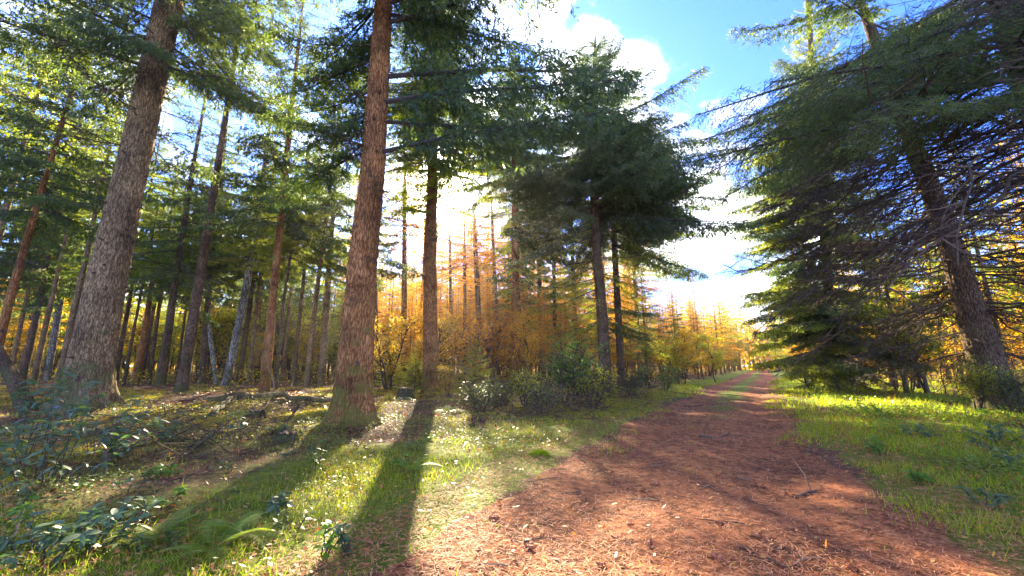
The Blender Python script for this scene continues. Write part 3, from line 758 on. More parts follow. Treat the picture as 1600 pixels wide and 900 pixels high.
def leafy(seed, H, R, nleaf, lsize, kind, stems=1, base=0.25, twigginess=16):
    """small broadleaf tree or shrub: forking limbs with leaves along the outer twigs"""
    r = np.random.default_rng(seed); g = Geo(); tips = []
    gw = Geo()
    def grow(p, d, l, rad, lev):
        q = np.linspace(0, 1, 6)
        T = p + np.outer(q * l, d) + np.cumsum(r.normal(0, 0.03 * l, (6, 3)), 0)
        T[0] = p
        (gw if lev == 0 else g).tube(T, rad * (1 - 0.6 * q), 6 if lev == 0 else (4 if lev == 1 else 3), 0)
        if lev >= 1: tips.append((T, l))
        if lev >= 3: return
        m = [twigginess, 6, 4][lev]
        for i in range(m):
            t = r.uniform(base if lev == 0 else 0.2, 1)
            b = np.array([np.interp(t, q, T[:, k]) for k in range(3)])
            a_ = r.uniform(0, 6.28); out_ = np.array([math.cos(a_), math.sin(a_), r.uniform(-0.1, 0.8)])
            grow(b, unit(d * 0.4 + out_), [R, R * 0.45, R * 0.22][lev] * r.uniform(0.5, 1.1) * (1.2 - 0.5 * t), rad * 0.38, lev + 1)
    for s_ in range(stems):
        a_ = r.uniform(0, 6.28); sp = 0 if stems == 1 else 0.35
        grow(np.array([math.cos(a_) * sp * 0.2, math.sin(a_) * sp * 0.2, -0.05]), unit(np.array([math.cos(a_) * sp, math.sin(a_) * sp, 1.0])), H * r.uniform(0.75, 1.0), 0.018 * H ** 0.6 + 0.01, 0)
    wgt = np.array([l for _, l in tips]); wgt = wgt / wgt.sum()
    idx = r.choice(len(tips), nleaf, p=wgt); q = r.uniform(0.25, 1.0, nleaf)
    TT = np.stack([T for T, _ in tips])[idx]
    i0 = np.minimum((q * 5).astype(int), 4); f = q * 5 - i0
    P = TT[np.arange(nleaf), i0] * (1 - f)[:, None] + TT[np.arange(nleaf), i0 + 1] * f[:, None]
    D_ = unit(r.normal(0, 1, (nleaf, 3)) + np.array([0, 0, -0.3]))
    P = P + r.normal(0, lsize * 0.6, (nleaf, 3)); P[:, 2] = np.maximum(P[:, 2], 0.03)
    S = unit(np.cross(D_, [0, 0, 1.0]) + r.normal(0, 0.35, (nleaf, 3)))
    g.blades(P, D_, S, lsize * r.uniform(0.7, 1.3, nleaf), lsize * 0.30 * r.uniform(0.8, 1.2, nleaf), 1)
    return gw.mesh('stem', [M['wood']], True), g.mesh('foliage', [M['wood'], M[kind]]), H
STAND = {
 'spruce': [stand_tree(500, 18, 0.34, 3.4, 78, 'spruce', 0.17), stand_tree(501, 21, 0.42, 3.6, 80, 'spruce', 0.2), stand_tree(502, 15, 0.22, 3.0, 70, 'spruce', 0.14), stand_tree(503, 19, 0.3, 3.6, 84, 'spruce', 0.17)],
 'high': [stand_tree(540, 24, 0.56, 3.4, 70, 'spruce', 0.2, 26), stand_tree(541, 23, 0.54, 3.6, 74, 'lime', 0.19, 26)],
 'lime': [stand_tree(510, 15, 0.28, 3.0, 66, 'lime', 0.13), stand_tree(511, 12, 0.2, 2.8, 60, 'lime', 0.11)],
 'larch': [stand_tree(520, 16, 0.30, 2.9, 108, 'larch', 0.13, 14), stand_tree(521, 14, 0.22, 2.6, 104, 'larch', 0.12, 14), stand_tree(522, 18, 0.36, 3.0, 108, 'larch', 0.15, 14)],
 'gold': [stand_tree(530, 13, 0.2, 2.8, 66, 'gold', 0.11)],
}
BUSH = {
 'lime': [leafy(600, 4.6, 1.6, 4200, 0.085, 'lime', 1), leafy(601, 3.4, 1.5, 3600, 0.08, 'lime', 3)],
 'gold': [leafy(610, 4.2, 1.6, 3600, 0.085, 'gold', 1), leafy(611, 3.0, 1.3, 2600, 0.08, 'gold', 3)],
 'larch': [leafy(620, 4.0, 1.5, 3200, 0.08, 'larch', 1), leafy(621, 2.2, 1.2, 2200, 0.075, 'larch', 4)],
 'holly': [leafy(630, 1.8, 0.8, 1300, 0.085, 'holly', 5, 0.2, 10), leafy(631, 1.3, 0.9, 1100, 0.08, 'holly', 6, 0.15, 9)],
 'fresh': [leafy(650, 1.7, 0.8, 1300, 0.085, 'fresh', 4, 0.15, 10), leafy(651, 1.2, 0.9, 1000, 0.08, 'lime', 6, 0.1, 8)],
 'cover': [leafy(640, 0.9, 0.7, 900, 0.07, 'cover', 6, 0.1, 9)],
}
def stand(kind, i, x, y, h, label, group, name, cat='tree', rz=None, pool=STAND, parts=('trunk', 'crown')):
    tr_, cr_2, H0 = pool[kind][i % len(pool[kind])]
    root = empty(name, (x, y, float(hgt(x, y)) - 0.05), label, cat, group, random.uniform(0, 6.28) if rz is None else rz, h / H0)
    ob(parts[0], tr_, root); ob(parts[1], cr_2, root)
    return root
SDX, SDY = SUN.x / SUN.z, SUN.y / SUN.z
def lit_zone(x, y):
    return (-11.0 < x < 1.2 and 2.0 < y < 13.0)
def allow_height(x, y, zbf, h, rr=2.2):
    """lower a tree until its crown no longer shades the sunlit foreground"""
    while h > 4:
        ok = True
        for z in np.linspace(zbf * h, h, 7):
            gx, gy = x - SDX * z, y - SDY * z
            for ox in (-rr * 0.7, 0, rr * 0.7):
                if lit_zone(gx + ox, gy): ok = False
        if ok: return h
        h *= 0.9
    return 0
placed = [(o.location.x, o.location.y) for o in col.objects if o.get('category') == 'tree']
def clear(x, y, dmin):
    return all((x - a) ** 2 + (y - b) ** 2 > dmin * dmin for a, b in placed)
def zone(x, y):
    a_ = math.degrees(math.atan2(x, y))
    if x > float(path_r(y)): return 'right'
    if a_ < -22: return 'left'
    if a_ < 18: return 'centre'
    return 'end'
KN = {'spruce': 'green spruce', 'high': 'tall spruce with a high crown', 'lime': 'yellow-green fir', 'larch': 'orange autumn larch', 'gold': 'golden autumn tree'}
LAND = [(20, 'near the left edge of the picture'), (150, 'behind the massive grey-brown trunk'), (255, 'in the bright clearing right of the massive trunk'),
        (350, 'behind the blotchy leaning trunk'), (440, 'behind the ringed slim spruce'), (510, 'just left of the thick red-brown trunk'),
        (610, 'between the thick red-brown trunk and the sun trunk'), (720, 'just right of the sun trunk'), (800, 'behind the straight purplish-brown trunk'),
        (880, 'left of the dark roadside spruce'), (960, 'behind the dark roadside spruce'), (1070, 'left of the far stretch of track'), (1170, 'at the far end of the track'),
        (1235, 'right of the far end of the track'), (1320, 'behind the full spruce on the right'), (1430, 'between the full spruce and the stout leaning trunk'),
        (1600, 'behind the stout leaning trunk')]
def where(x, y):
    px = 800 + FPX * x / (y * math.cos(PITCH))
    return min(LAND, key=lambda l: abs(l[0] - px))[1]
def sizew(d, h):
    return 'distant' if d > 60 else ('mid-distance' if d > 36 else 'nearer')
PLU = {'tall spruce with a high crown': 'tall high-crowned spruces', 'green spruce': 'green spruces', 'yellow-green fir': 'yellow-green firs', 'orange autumn larch': 'orange autumn larches', 'golden autumn tree': 'golden autumn trees'}
NAMES = {'high': 'spruce_tree', 'spruce': 'spruce_tree', 'lime': 'fir_tree', 'larch': 'larch_tree', 'gold': 'autumn_tree'}
def fill(zn, n, dmin, dmax, pw_, kinds, hs, dm0, hmax=99, pdmin=4.6, hmin=5):
    global placed
    c = t_ = 0
    while c < n and t_ < n * 60:
        t_ += 1
        a0, a1 = {'left': (-61, -21), 'centre': (-23, 17), 'end': (15, 33), 'right': (30, 61)}[zn]
        a_ = math.radians(random.uniform(a0, a1)); d = dmin + (dmax - dmin) * random.random() ** pw_
        x, y = math.tan(a_) * d, d
        if abs(x) > 120 or zone(x, y) != zn: continue
        pd = -float(path_in(np.array(x), np.array(y)))
        if pd < (2.6 if y > 40 else pdmin): continue
        if not clear(x, y, dm0 + d * 0.016): continue
        k = random.choices(list(kinds), list(kinds.values()))[0]
        h = {'high': 23, 'spruce': 18, 'lime': 14, 'larch': 15, 'gold': 13}[k] * random.uniform(0.8, 1.25) * hs
        if zn in ('centre', 'end') and x > 2 and d < 50: h = min(h, 8.5)
        free = zn == 'centre' and k == 'larch' and d > 44 and random.random() < 0.35
        free = free or (zn == 'left' and k in ('lime', 'gold') and d > 46 and random.random() < 0.25)
        h = min(h * (1.6 if zn == 'left' else 1.15), 24) if free else allow_height(x, y, 0.5 if k == 'high' else 0.25, min(h, hmax))
        if h < hmin: continue
        placed.append((x, y))
        wd = where(x, y); sz = sizew(d, h)
        stand(k, random.randrange(8), x, y, h, '%s %s %s' % (sz, KN[k], wd), '%s %s %s' % (sz, PLU[KN[k]], wd), NAMES[k])
        c += 1
    print(zn, c, t_)
fill('left', 15, 17, 36, 1.0, {'high': 1}, 1.0, 2.6, hmin=18)
fill('left', 24, 27, 45, 1.0, {'spruce': 5, 'lime': 4, 'gold': 2}, 0.95, 2.6)
fill('left', 26, 22, 60, 1.0, {'spruce': 5, 'lime': 5}, 1.5, 2.2)
fill('left', 100, 42, 105, 1.2, {'spruce': 1, 'lime': 8, 'gold': 2}, 0.95, 2.6)
fill('centre', 80, 30, 55, 0.8, {'larch': 8, 'gold': 2, 'spruce': 1}, 1.2, 1.9)
fill('centre', 120, 50, 110, 1.2, {'larch': 6, 'gold': 2, 'lime': 2, 'spruce': 1}, 1.35, 2.1)
for px_, dp_, h_2, lb_ in [(1012, 33.0, 10, 'dark green spruce just behind and right of the dark roadside spruce'), (1060, 38.0, 9.5, 'lower green spruce at the bend of the verge right of the dark roadside spruce')]:
    p = at(px_, 600, dp_); placed.append((p.x, dp_))
    stand('spruce', 2, p.x, dp_, h_2, lb_, None, 'spruce_tree')
fill('end', 34, 28, 60, 1.0, {'larch': 6, 'gold': 3, 'spruce': 1}, 0.8, 2.2, 11)
fill('end', 60, 50, 120, 1.1, {'larch': 5, 'gold': 4, 'lime': 2}, 1.15, 2.6, 20)
fill('right', 50, 17, 50, 1.0, {'spruce': 2, 'lime': 6, 'gold': 4}, 0.95, 2.6, 16)
fill('right', 55, 45, 120, 1.1, {'spruce': 2, 'lime': 4, 'gold': 3, 'larch': 2}, 1.15, 2.8, 20)
# trees that close the far end of the track
for i in range(56):
    y = random.uniform(122, 150) if i % 2 else random.uniform(98, 125); x = float(path_l(y)) + (random.uniform(-6, 12) if i % 2 else random.choice([-1, 1]) * random.uniform(5, 18) + 3)
    k = random.choice(['larch', 'larch', 'gold', 'lime'])
    stand(k, i, x, y, random.uniform(16, 22), KN[k] + ' closing the far end of the track', PLU[KN[k]] + ' closing the far end of the track', NAMES[k])

# undergrowth shrubs and saplings
cnt = 0; tries = 0
BP = {'lime': 'yellow-green saplings', 'gold': 'golden-leaved saplings', 'larch': 'orange-leaved bushes'}
BN = {'lime': 'yellow-green sapling', 'gold': 'golden-leaved sapling', 'larch': 'orange-leaved bush', 'holly': 'dark glossy bush'}
while cnt < 420 and tries < 14000:
    tries += 1
    a_ = math.radians(random.uniform(-58, 60)); d = 15 + 85 * random.random() ** 1.1
    x, y = math.tan(a_) * d, d
    if abs(x) > 70: continue
    pd = -float(path_in(np.array(x), np.array(y)))
    if pd < (1.8 if y > 30 else 3.4): continue
    zn = zone(x, y); u = random.random()
    if zn == 'left' and d < 33: continue
    if zn == 'centre' and d < 22 and random.random() < 0.6: continue
    if zn == 'left': k = 'lime' if u < 0.75 else 'gold'
    elif zn == 'centre': k = 'larch' if u < 0.5 else 'gold' if u < 0.8 else 'lime'
    elif zn == 'end': k = 'lime' if u < 0.4 else 'gold' if u < 0.8 else 'larch'
    else: k = 'gold' if u < 0.4 else 'lime' if u < 0.7 else 'larch'
    if not clear(x, y, 1.0): continue
    h = random.uniform(2.2, 5.0) * (1.7 if zn == 'left' else 1)
    h = allow_height(x, y, 0.1, h, 1.0)
    if not h: continue
    placed.append((x, y))
    if k == 'larch' and random.random() < 0.75:
        stand('larch', random.randrange(3), x, y, min(h * 1.5, allow_height(x, y, 0.2, h * 1.5, 1.0) or h), sizew(d, h) + ' slender young orange larch ' + where(x, y), sizew(d, h) + ' slender young orange larches ' + where(x, y), 'young_larch')
        cnt += 1; continue
    stand(k, random.randrange(4), x, y, h, sizew(d, h) + ' ' + BN[k] + ' ' + where(x, y), sizew(d, h) + ' ' + BP[k] + ' ' + where(x, y), 'sapling', 'shrub', pool=BUSH, parts=('stem', 'foliage'))
    cnt += 1
print('bushes', cnt)

# bushes one can point at
def bush(kind, i, px, py, dp, h, label, name='bush', sx=1.0, cat='bush'):
    p = at(px, py, dp)
    r_ = stand(kind, i, p.x, dp, h, label, None, name, cat, pool=BUSH, parts=('stem', 'foliage'))
    return r_
bush('fresh', 0, 880, 620, 14.5, 2.2, 'upright yellow-green leafy bush left of the roadside spruce')
bush('fresh', 1, 925, 640, 13.5, 1.15, 'low yellow-green bush at the track edge in front of the roadside spruce')
bush('cover', 0, 850, 650, 12.0, 0.85, 'low tangled pale-leaved bush on the bank below the purplish-brown trunk')
bush('holly', 0, 985, 625, 18.0, 1.3, 'round dark bush at the foot of the roadside spruce beside the track')
bush('cover', 0, 782, 640, 13.5, 0.95, 'pale-leaved shrub with glinting leaves in front of the purplish-brown trunk')
bush('cover', 0, 750, 650, 11.5, 0.8, 'small pale-leaved shrub right of the sun trunk')
bush('holly', 0, 905, 640, 15.5, 1.9, 'dark glossy bush between the upright yellow-green bush and the roadside spruce')
bush('fresh', 1, 822, 650, 13.0, 1.0, 'loose yellow-green bush over the bent dark branch')
bush('gold', 1, 700, 640, 16.0, 1.3, 'small golden bush just right of the foot of the sun trunk')
bush('fresh', 0, 1040, 610, 22.0, 1.3, 'fresh green low bush at the left edge of the track past the roadside spruce')
bush('lime', 0, 1118, 592, 34.0, 4.6, 'bright green sapling leaning over the left edge of the track')
bush('lime', 1, 1062, 598, 29.0, 3.6, 'forked yellow-green sapling on the left of the track')
bush('holly', 0, 1012, 600, 26.0, 1.6, 'squat dark bush left of the forked yellow-green sapling')
bush('fresh' if False else 'lime', 1, 1530, 640, 11.2, 1.5, 'light green bush growing against the foot of the stout leaning trunk')
bush('holly', 1, 1590, 640, 10.5, 1.2, 'dark bush at the right edge beside the stout leaning trunk')
bush('gold', 1, 1420, 610, 20.0, 2.6, 'golden bush between the full spruce and the stout leaning trunk')
bush('gold', 0, 1350, 605, 25.0, 3.4, 'golden sapling just right of the full spruce')
bush('lime', 1, 1238, 592, 36.0, 2.6, 'yellow-green bush at the right edge of the track left of the full spruce')
bush('holly', 0, 1262, 600, 24.0, 1.8, 'dark bush under the skirts of the full spruce')

# young conifers
def young(seed, H, kind):
    r = np.random.default_rng(seed); g = Geo(); ga = 0
    base = [spruce_branch(seed * 10 + k, 1.5, 1.0, (0.07, 0.011), 0.25, step=0.06, sub=0.045, nb=2).data() for k in range(3)]
    for i in range(46):
        t = (i + 0.5) / 46; ga += 2.4
        L = 0.42 * H * (1 - t) ** 0.9 + 0.1
        g.merge(*base[i % 3], Matrix.Translation((0, 0, H * (0.1 + 0.86 * t))) @ Matrix.Rotation(ga, 4, 'Z') @ Matrix.Rotation(-math.radians(4 + 30 * t), 4, 'Y') @ Matrix.Scale(L / 1.5, 4))
    tg = Geo(); tg.tube(np.array([[0, 0, -0.05], [0.01, 0, H * 0.5], [0, 0, H]]), [0.03, 0.018, 0.004], 8)
    return tg.mesh('trunk', [M['wood']], True), g.mesh('crown', [M['wood'], M[kind]]), H
YP = {'y': [young(700, 2.6, 'spruce_lime'), young(701, 2.2, 'spruce_lime')]}
for (px, dp, h, lab, i) in [(648, 19.0, 2.3, 'pale young spruce just left of the sun trunk', 0), (742, 17.0, 2.5, 'pale young spruce with wide level tiers right of the sun trunk', 1),
                            (700, 24.0, 1.8, 'small young spruce close behind the sun trunk on its right', 0), (612, 23.0, 2.6, 'young spruce in the shade right of the thick red-brown trunk', 1)]:
    p = at(px, 600, dp)
    stand('y', i, p.x, dp, h, lab, None, 'young_spruce', 'tree', pool=YP)

# ------------------------------------------------------------------ foreground leaves, each a part
def leaf_mesh(name, mt, L=1.0, W=0.30, curl=0.25, fold=0.12):
    n = 6; t = np.linspace(0, 1, n)
    wd = W * 0.5 * np.sin(np.pi * np.clip(t * 0.97 + 0.03, 0, 1)) ** 0.75
    z = -curl * t ** 2
    V = np.concatenate([np.stack([t * L, wd, z * L + fold * wd], 1), np.stack([t * L, 0 * t, z * L], 1), np.stack([t * L, -wd, z * L + fold * wd], 1)])
    V[:, 2] += 0.0
    i = np.arange(n - 1)
    F = np.concatenate([np.stack([i, i + n, i + n + 1, i + 1], 1), np.stack([i + n, i + 2 * n, i + 2 * n + 1, i + n + 1], 1)])
    return make_mesh(name, V, [(F[:, ::-1], 0)], [mt], True)
LM = {'laurel': [leaf_mesh('leaf', M['laurel'], 1, 0.36, 0.2), leaf_mesh('leaf', M['laurel'], 1, 0.30, 0.4), leaf_mesh('leaf', M['laurel'], 1, 0.4, 0.08)],
      'fresh': [leaf_mesh('leaf', M['fresh'], 1, 0.6, 0.2)], 'cover': [leaf_mesh('leaf', M['cover'], 1, 0.4, 0.2)]}
def leafy_plant(px, py, label, nstem, h, spread, lsize, per, kind='laurel', seed=0, depth=None, cat='shrub', name='laurel_shrub', group=None):
    r = np.random.default_rng(seed)
    if depth is None: x, y = gp(px, py)
    else: x, y = at(px, py, depth).x, depth
    z0 = float(hgt(x, y))
    root = empty(name, (x, y, z0), label, cat, group)
    gs = Geo()
    for s_ in range(nstem):
        a_ = r.uniform(0, 6.28); rr = spread * math.sqrt(r.random())
        hh = h * r.uniform(0.5, 1.0) * (1 - 0.35 * (rr / (spread + 1e-6)) ** 2)
        q = np.linspace(0, 1, 7)[:, None]
        b = np.array([math.cos(a_), math.sin(a_), 0]) * rr * 0.35; e = np.array([math.cos(a_) * rr, math.sin(a_) * rr, hh])
        T = b * (1 - q) + e * q + np.sin(q * 3.1) * np.array([0, 0, hh * 0.12]); T[0, 2] = -0.03
        T[1:] += r.normal(0, 0.012, (6, 3))
        gs.tube(T, np.linspace(0.007, 0.0025, 7), 4, 0)
        spots = [(1.0, per)]
        for tt in np.arange(0.9, 0.12, -0.13): spots.append((tt, max(2, per // 2)))
        for tt, m in spots:
            c = np.array([np.interp(tt, q[:, 0], T[:, k]) for k in range(3)])
            a0 = r.uniform(0, 6.28)
            for j in range(m):
                aa = a0 + j * 2 * math.pi / m + r.normal(0, 0.3)
                o = ob('leaf', LM[kind][int(r.integers(len(LM[kind])))], root, tuple(c), (r.normal(0, 0.35), r.uniform(-0.5, 0.45), aa), lsize * r.uniform(0.6, 1.15))
    ob('stem', gs.mesh('stem', [M['wood']]), root)
    return root
leafy_plant(60, 790, 'tall blue-green laurel shrub at the left edge before the massive trunk', 15, 1.15, 0.95, 0.13, 6, seed=1, depth=4.6)
leafy_plant(20, 760, 'broad laurel shrub behind the tall one, cut by the left edge', 12, 1.25, 0.8, 0.13, 6, seed=2, depth=5.6)
leafy_plant(150, 740, 'laurel sprig reaching up in front of the foot of the massive trunk', 7, 1.0, 0.6, 0.13, 6, seed=3, depth=6.0)
leafy_plant(130, 868, 'glinting low laurel clump at the bottom left', 9, 0.34, 0.42, 0.10, 5, seed=4)
leafy_plant(60, 890, 'low laurel clump in the bottom left corner', 8, 0.35, 0.45, 0.10, 5, seed=5)
leafy_plant(268, 712, 'laurel seedling with one yellow leaf above the brown litter', 3, 0.42, 0.2, 0.13, 5, seed=6)
leafy_plant(185, 730, 'slender laurel stem right of the tall laurel shrub', 3, 0.62, 0.18, 0.13, 6, seed=7)
leafy_plant(120, 790, 'single bright green three-leaved seedling', 1, 0.13, 0.01, 0.10, 3, 'fresh', 8, name='seedling', cat='plant')
leafy_plant(495, 745, 'small seedling with reddish leaves on the edge of the broad diagonal shadow', 2, 0.36, 0.1, 0.09, 4, 'cover', 9, name='seedling', cat='plant')
leafy_plant(430, 800, 'laurel seedling in the middle of the broad diagonal shadow', 4, 0.2, 0.2, 0.11, 5, seed=10)
leafy_plant(520, 705, 'pale glinting seedling in front of the thick red-brown trunk', 4, 0.22, 0.2, 0.10, 5, 'cover', 11, name='seedling', cat='plant')
leafy_plant(235, 760, 'small-leaved plant beside the curved stick at left', 4, 0.2, 0.2, 0.08, 4, 'cover', 12, name='seedling', cat='plant')
leafy_plant(375, 690, 'low seedling left of the stump', 4, 0.25, 0.25, 0.10, 5, 'laurel', 13, name='seedling', cat='plant')
_r = random.Random(5)
for i in range(34):
    px_, py_ = _r.uniform(20, 720), _r.uniform(690, 880)
    x_, y_ = gp(px_, py_)
    if path_l(y_) - x_ < 0.5: continue
    leafy_plant(px_, py_, 'small leafy seedling among the moss in the left foreground', 3, 0.12 + 0.14 * _r.random(), 0.16, 0.07, 4, ['cover', 'laurel', 'fresh', 'cover'][i % 4], 200 + i, name='seedling', cat='plant', group='small seedlings scattered over the mossy left foreground')
leafy_plant(1350, 650, 'fresh green seedlings in the right verge left of the stout leaning trunk', 6, 0.4, 0.4, 0.10, 5, 'fresh', 14, name='seedling', cat='plant')
leafy_plant(1430, 690, 'leafy green plant in the right verge below the stout leaning trunk', 7, 0.32, 0.45, 0.10, 5, 'laurel', 15, name='seedling', cat='plant')
leafy_plant(1560, 700, 'leafy clump at the right edge of the verge', 8, 0.35, 0.5, 0.10, 5, 'laurel', 16, name='seedling', cat='plant')

for i in range(16):
    px_, py_ = _r.uniform(1290, 1590), _r.uniform(640, 800)
    x_, y_ = gp(px_, py_)
    if x_ - path_r(y_) < 0.4: continue
    leafy_plant(px_, py_, 'small leafy plant in the grass of the right verge', 4, 0.16 + 0.16 * _r.random(), 0.22, 0.08, 4, ['fresh', 'cover', 'fresh', 'laurel'][i % 4], 300 + i, name='seedling', cat='plant', group='small leafy plants scattered over the right verge')
def cone_mesh():
    g = Geo(); r = np.random.default_rng(9)
    th = np.linspace(0, np.pi, 8); q = np.linspace(0, 6.283, 8, endpoint=False)
    V_ = np.stack([np.repeat(-np.cos(th)[:, None] * 0.045, 8, 1), np.outer(np.sin(th) ** 0.8, np.cos(q)) * 0.014, np.outer(np.sin(th) ** 0.8, np.sin(q)) * 0.014], -1).reshape(-1, 3)
    i = np.arange(7)[:, None] * 8 + np.arange(8); j = np.arange(7)[:, None] * 8 + (np.arange(8) + 1) % 8
    g.add(V_, np.stack([i, j, j + 8, i + 8], -1).reshape(-1, 4), 0)
    n = 90; t = r.uniform(0.08, 0.92, n); a_ = r.uniform(0, 6.28, n)
    P = np.stack([-np.cos(t * np.pi) * 0.045, np.sin(t * np.pi) ** 0.8 * 0.013 * np.cos(a_), np.sin(t * np.pi) ** 0.8 * 0.013 * np.sin(a_)], 1)
    D_ = unit(np.stack([0.9 + 0 * a_, np.cos(a_), np.sin(a_)], 1)); g.blades(P, D_, unit(np.cross(D_, [1.0, 0, 0])), 0.014, 0.006, 0)
    return g.mesh('pine_cone', [M['litter']])
CONE = cone_mesh()
for i in range(26):
    px_, py_ = _r.uniform(700, 1450), _r.uniform(720, 890)
    x_, y_ = gp(px_, py_)
    if path_in(np.array(x_), np.array(y_)) < 0.1: continue
    o = ob('pine_cone', CONE, None, (x_, y_, float(hgt(x_, y_)) + 0.032), (_r.uniform(0, 6), _r.uniform(-.2, .2), _r.uniform(0, 6.28)), _r.uniform(0.7, 1.15))
    tag(o, 'small brown spruce cone lying in the needles of the track', 'cone', 'spruce cones scattered over the near track')
for i in range(26):
    px_, py_ = _r.uniform(640, 1480), _r.uniform(640, 885)
    x_, y_ = gp(px_, py_)
    if path_in(np.array(x_), np.array(y_)) < 0.1: continue
    g = Geo(); l = _r.uniform(0.12, 0.45); q = np.linspace(-0.5, 0.5, 6)
    g.tube(np.stack([q * l, 0.06 * l * np.sin(q * _r.uniform(3, 9)), 0 * q], 1), np.linspace(0.007, 0.003, 6), 5, 0, True)
    g.tube(np.array([[0.1 * l, 0, 0], [0.25 * l, 0.1 * l, 0.01], [0.34 * l, 0.2 * l, 0.02]]), [0.004, 0.003, 0.002], 4, 0)
    o = ob('twig', g.mesh('twig', [M['wood' if i % 3 else 'palewood']]), None, (x_, y_, float(hgt(x_, y_)) + 0.026), (0, 0, _r.uniform(0, 6.28)))
    tag(o, 'thin %s twig lying on the needles of the track' % ('dark' if i % 3 else 'pale'), 'twig', '%s twigs scattered over the track' % ('dark' if i % 3 else 'pale'))

# ferns: every frond is a part
def frond_mesh():
    g = Geo(); n = 26
    t = np.linspace(0, 1, n); P = np.stack([t, 0 * t, 0.35 * t - 0.55 * t ** 2], 1)
    g.tube(P[::3], np.linspace(0.008, 0.002, len(P[::3])), 3, 0)
    for sd in (-1, 1):
        tt = np.linspace(0.15, 0.98, 24)
        B = np.stack([np.interp(tt, t, P[:, k]) for k in range(3)], 1)
        l = 0.24 * np.sin(np.pi * tt ** 0.8) + 0.02
        D_ = unit(np.stack([0.45 + 0 * tt, sd + 0 * tt, -0.25 + 0 * tt], 1))
        S = unit(np.cross(D_, [0, 0.0, 1.0]))
        g.blades(B, D_, S, l, 0.016, 0, 0.35)
    return g.mesh('frond', [M['fern']])
FR_M = frond_mesh()
def fern(px, py, label, n=7, s=0.5, seed=0):
    r = np.random.default_rng(seed); x, y = gp(px, py)
    root = empty('fern', (x, y, float(hgt(x, y))), label, 'fern')
    for i in range(n):
        ob('frond', FR_M, root, (0, 0, 0.02), (r.normal(0, 0.15), -r.uniform(0.15, 0.6), i * 6.28 / n + r.normal(0, 0.3)), s * r.uniform(0.7, 1.1))
for i, (px, py, lab, n, s) in enumerate([
    (245, 850, 'fern in the bottom left with its fronds lit from behind', 8, 0.42),
    (330, 870, 'fern lying in the broad diagonal shadow near the bottom edge', 8, 0.45),
    (225, 815, 'small fern left of the sunlit moss', 6, 0.3),
    (385, 845, 'fern at the right border of the broad diagonal shadow', 7, 0.38),
    (640, 740, 'flat fern inside the narrow upright shadow', 6, 0.4),
    (365, 665, 'pale fern near the fallen log', 7, 0.5),
    (700, 650, 'fern on the bank just right of the sun trunk', 7, 0.5)]):
    fern(px, py, lab, n, s, 40 + i)

# ------------------------------------------------------------------ fallen wood
def fallen(name, label, cat, pix, rad, mt, sides=12, lift=0.0, twigs=0, seed=0, group=None):
    """pix: (px, py, height above ground) along the piece"""
    r = np.random.default_rng(seed)
    W = []
    for px, py, hh in pix:
        x, y = gp(px, py); W.append((x, y, float(hgt(x, y)) + hh))
    W = np.array(W); o = W[0].copy()
    q = np.linspace(0, 1, 14); k = np.linspace(0, 1, len(W))
    P = np.stack([np.interp(q, k, W[:, c]) for c in range(3)], 1) - o
    P[1:-1] += r.normal(0, rad * 0.5, (12, 3))
    g = Geo(); g.tube(P, rad * np.linspace(1.0, 0.55, 14) * r.uniform(0.88, 1.12, 14), sides, 0, True)
    for i in range(twigs):
        b = P[int(r.integers(2, 13))]; d = unit(r.normal(0, 1, 3) * np.array([1, 1, 0.4]) + [0, 0, 0.5]); l = r.uniform(0.3, 1.0)
        q2 = np.linspace(0, 1, 5)[:, None]
        g.tube(b + d * l * q2 + np.cumsum(r.normal(0, 0.03, (5, 3)), 0) * (q2 > 0), np.linspace(rad * 0.3 + 0.003, 0.002, 5), 4, 0)
    m_ = ob(name, g.mesh(name, [M[mt]], True), None, tuple(o))
    return tag(m_, label, cat, group)
fallen('fallen_log', 'long grey fallen log lying across behind the stump at left', 'log', [(322, 634, .12), (420, 634, .12), (530, 636, .12)], 0.13, 'bark_grey', 14, twigs=10, seed=1)
fallen('fallen_log', 'short mossy log propped against the long fallen log', 'log', [(330, 655, .05), (372, 630, .35)], 0.09, 'bark_dark', 12, twigs=8, seed=2)
fallen('fallen_branch', 'forked dark branch lying on the bank right of the sun trunk', 'branch', [(736, 665, .05), (780, 640, .15), (818, 612, .30)], 0.035, 'bark_dark', 8, twigs=7, seed=3)
fallen('fallen_branch', 'dark bent branch in the bushes by the roadside spruce', 'branch', [(800, 630, .35), (850, 632, .35), (905, 650, .1)], 0.04, 'bark_dark', 8, twigs=9, seed=4)
fallen('fallen_branch', 'curved dark stick beside the tall laurel shrub', 'branch', [(160, 738, .25), (162, 752, .04), (207, 752, .03)], 0.022, 'wood', 8, seed=5)
fallen('fallen_branch', 'thin forked stick in the middle of the brown litter at left', 'branch', [(262, 732, .02), (310, 712, .05), (345, 693, .16)], 0.02, 'wood', 8, twigs=5, seed=6)
fallen('fallen_branch', 'thick stick lying in the shade at left behind the seedlings', 'branch', [(130, 712, .03), (230, 700, .05), (262, 706, .03)], 0.03, 'wood', 8, twigs=4, seed=7)
fallen('fallen_log', 'rotten dark log below the laurel clump at the left edge', 'log', [(28, 812, .03), (50, 802, .04), (78, 800, .03)], 0.055, 'bark_red', 12, seed=8)
fallen('fallen_branch', 'pale bare stick near the bottom left corner', 'branch', [(0, 880, .03), (18, 865, .04), (28, 845, .1)], 0.010, 'palewood', 6, seed=9)
fallen('stick', 'dark stick lying across the left half of the track', 'stick', [(1068, 634, .02), (1098, 633, .02)], 0.03, 'wood', 6, seed=10)
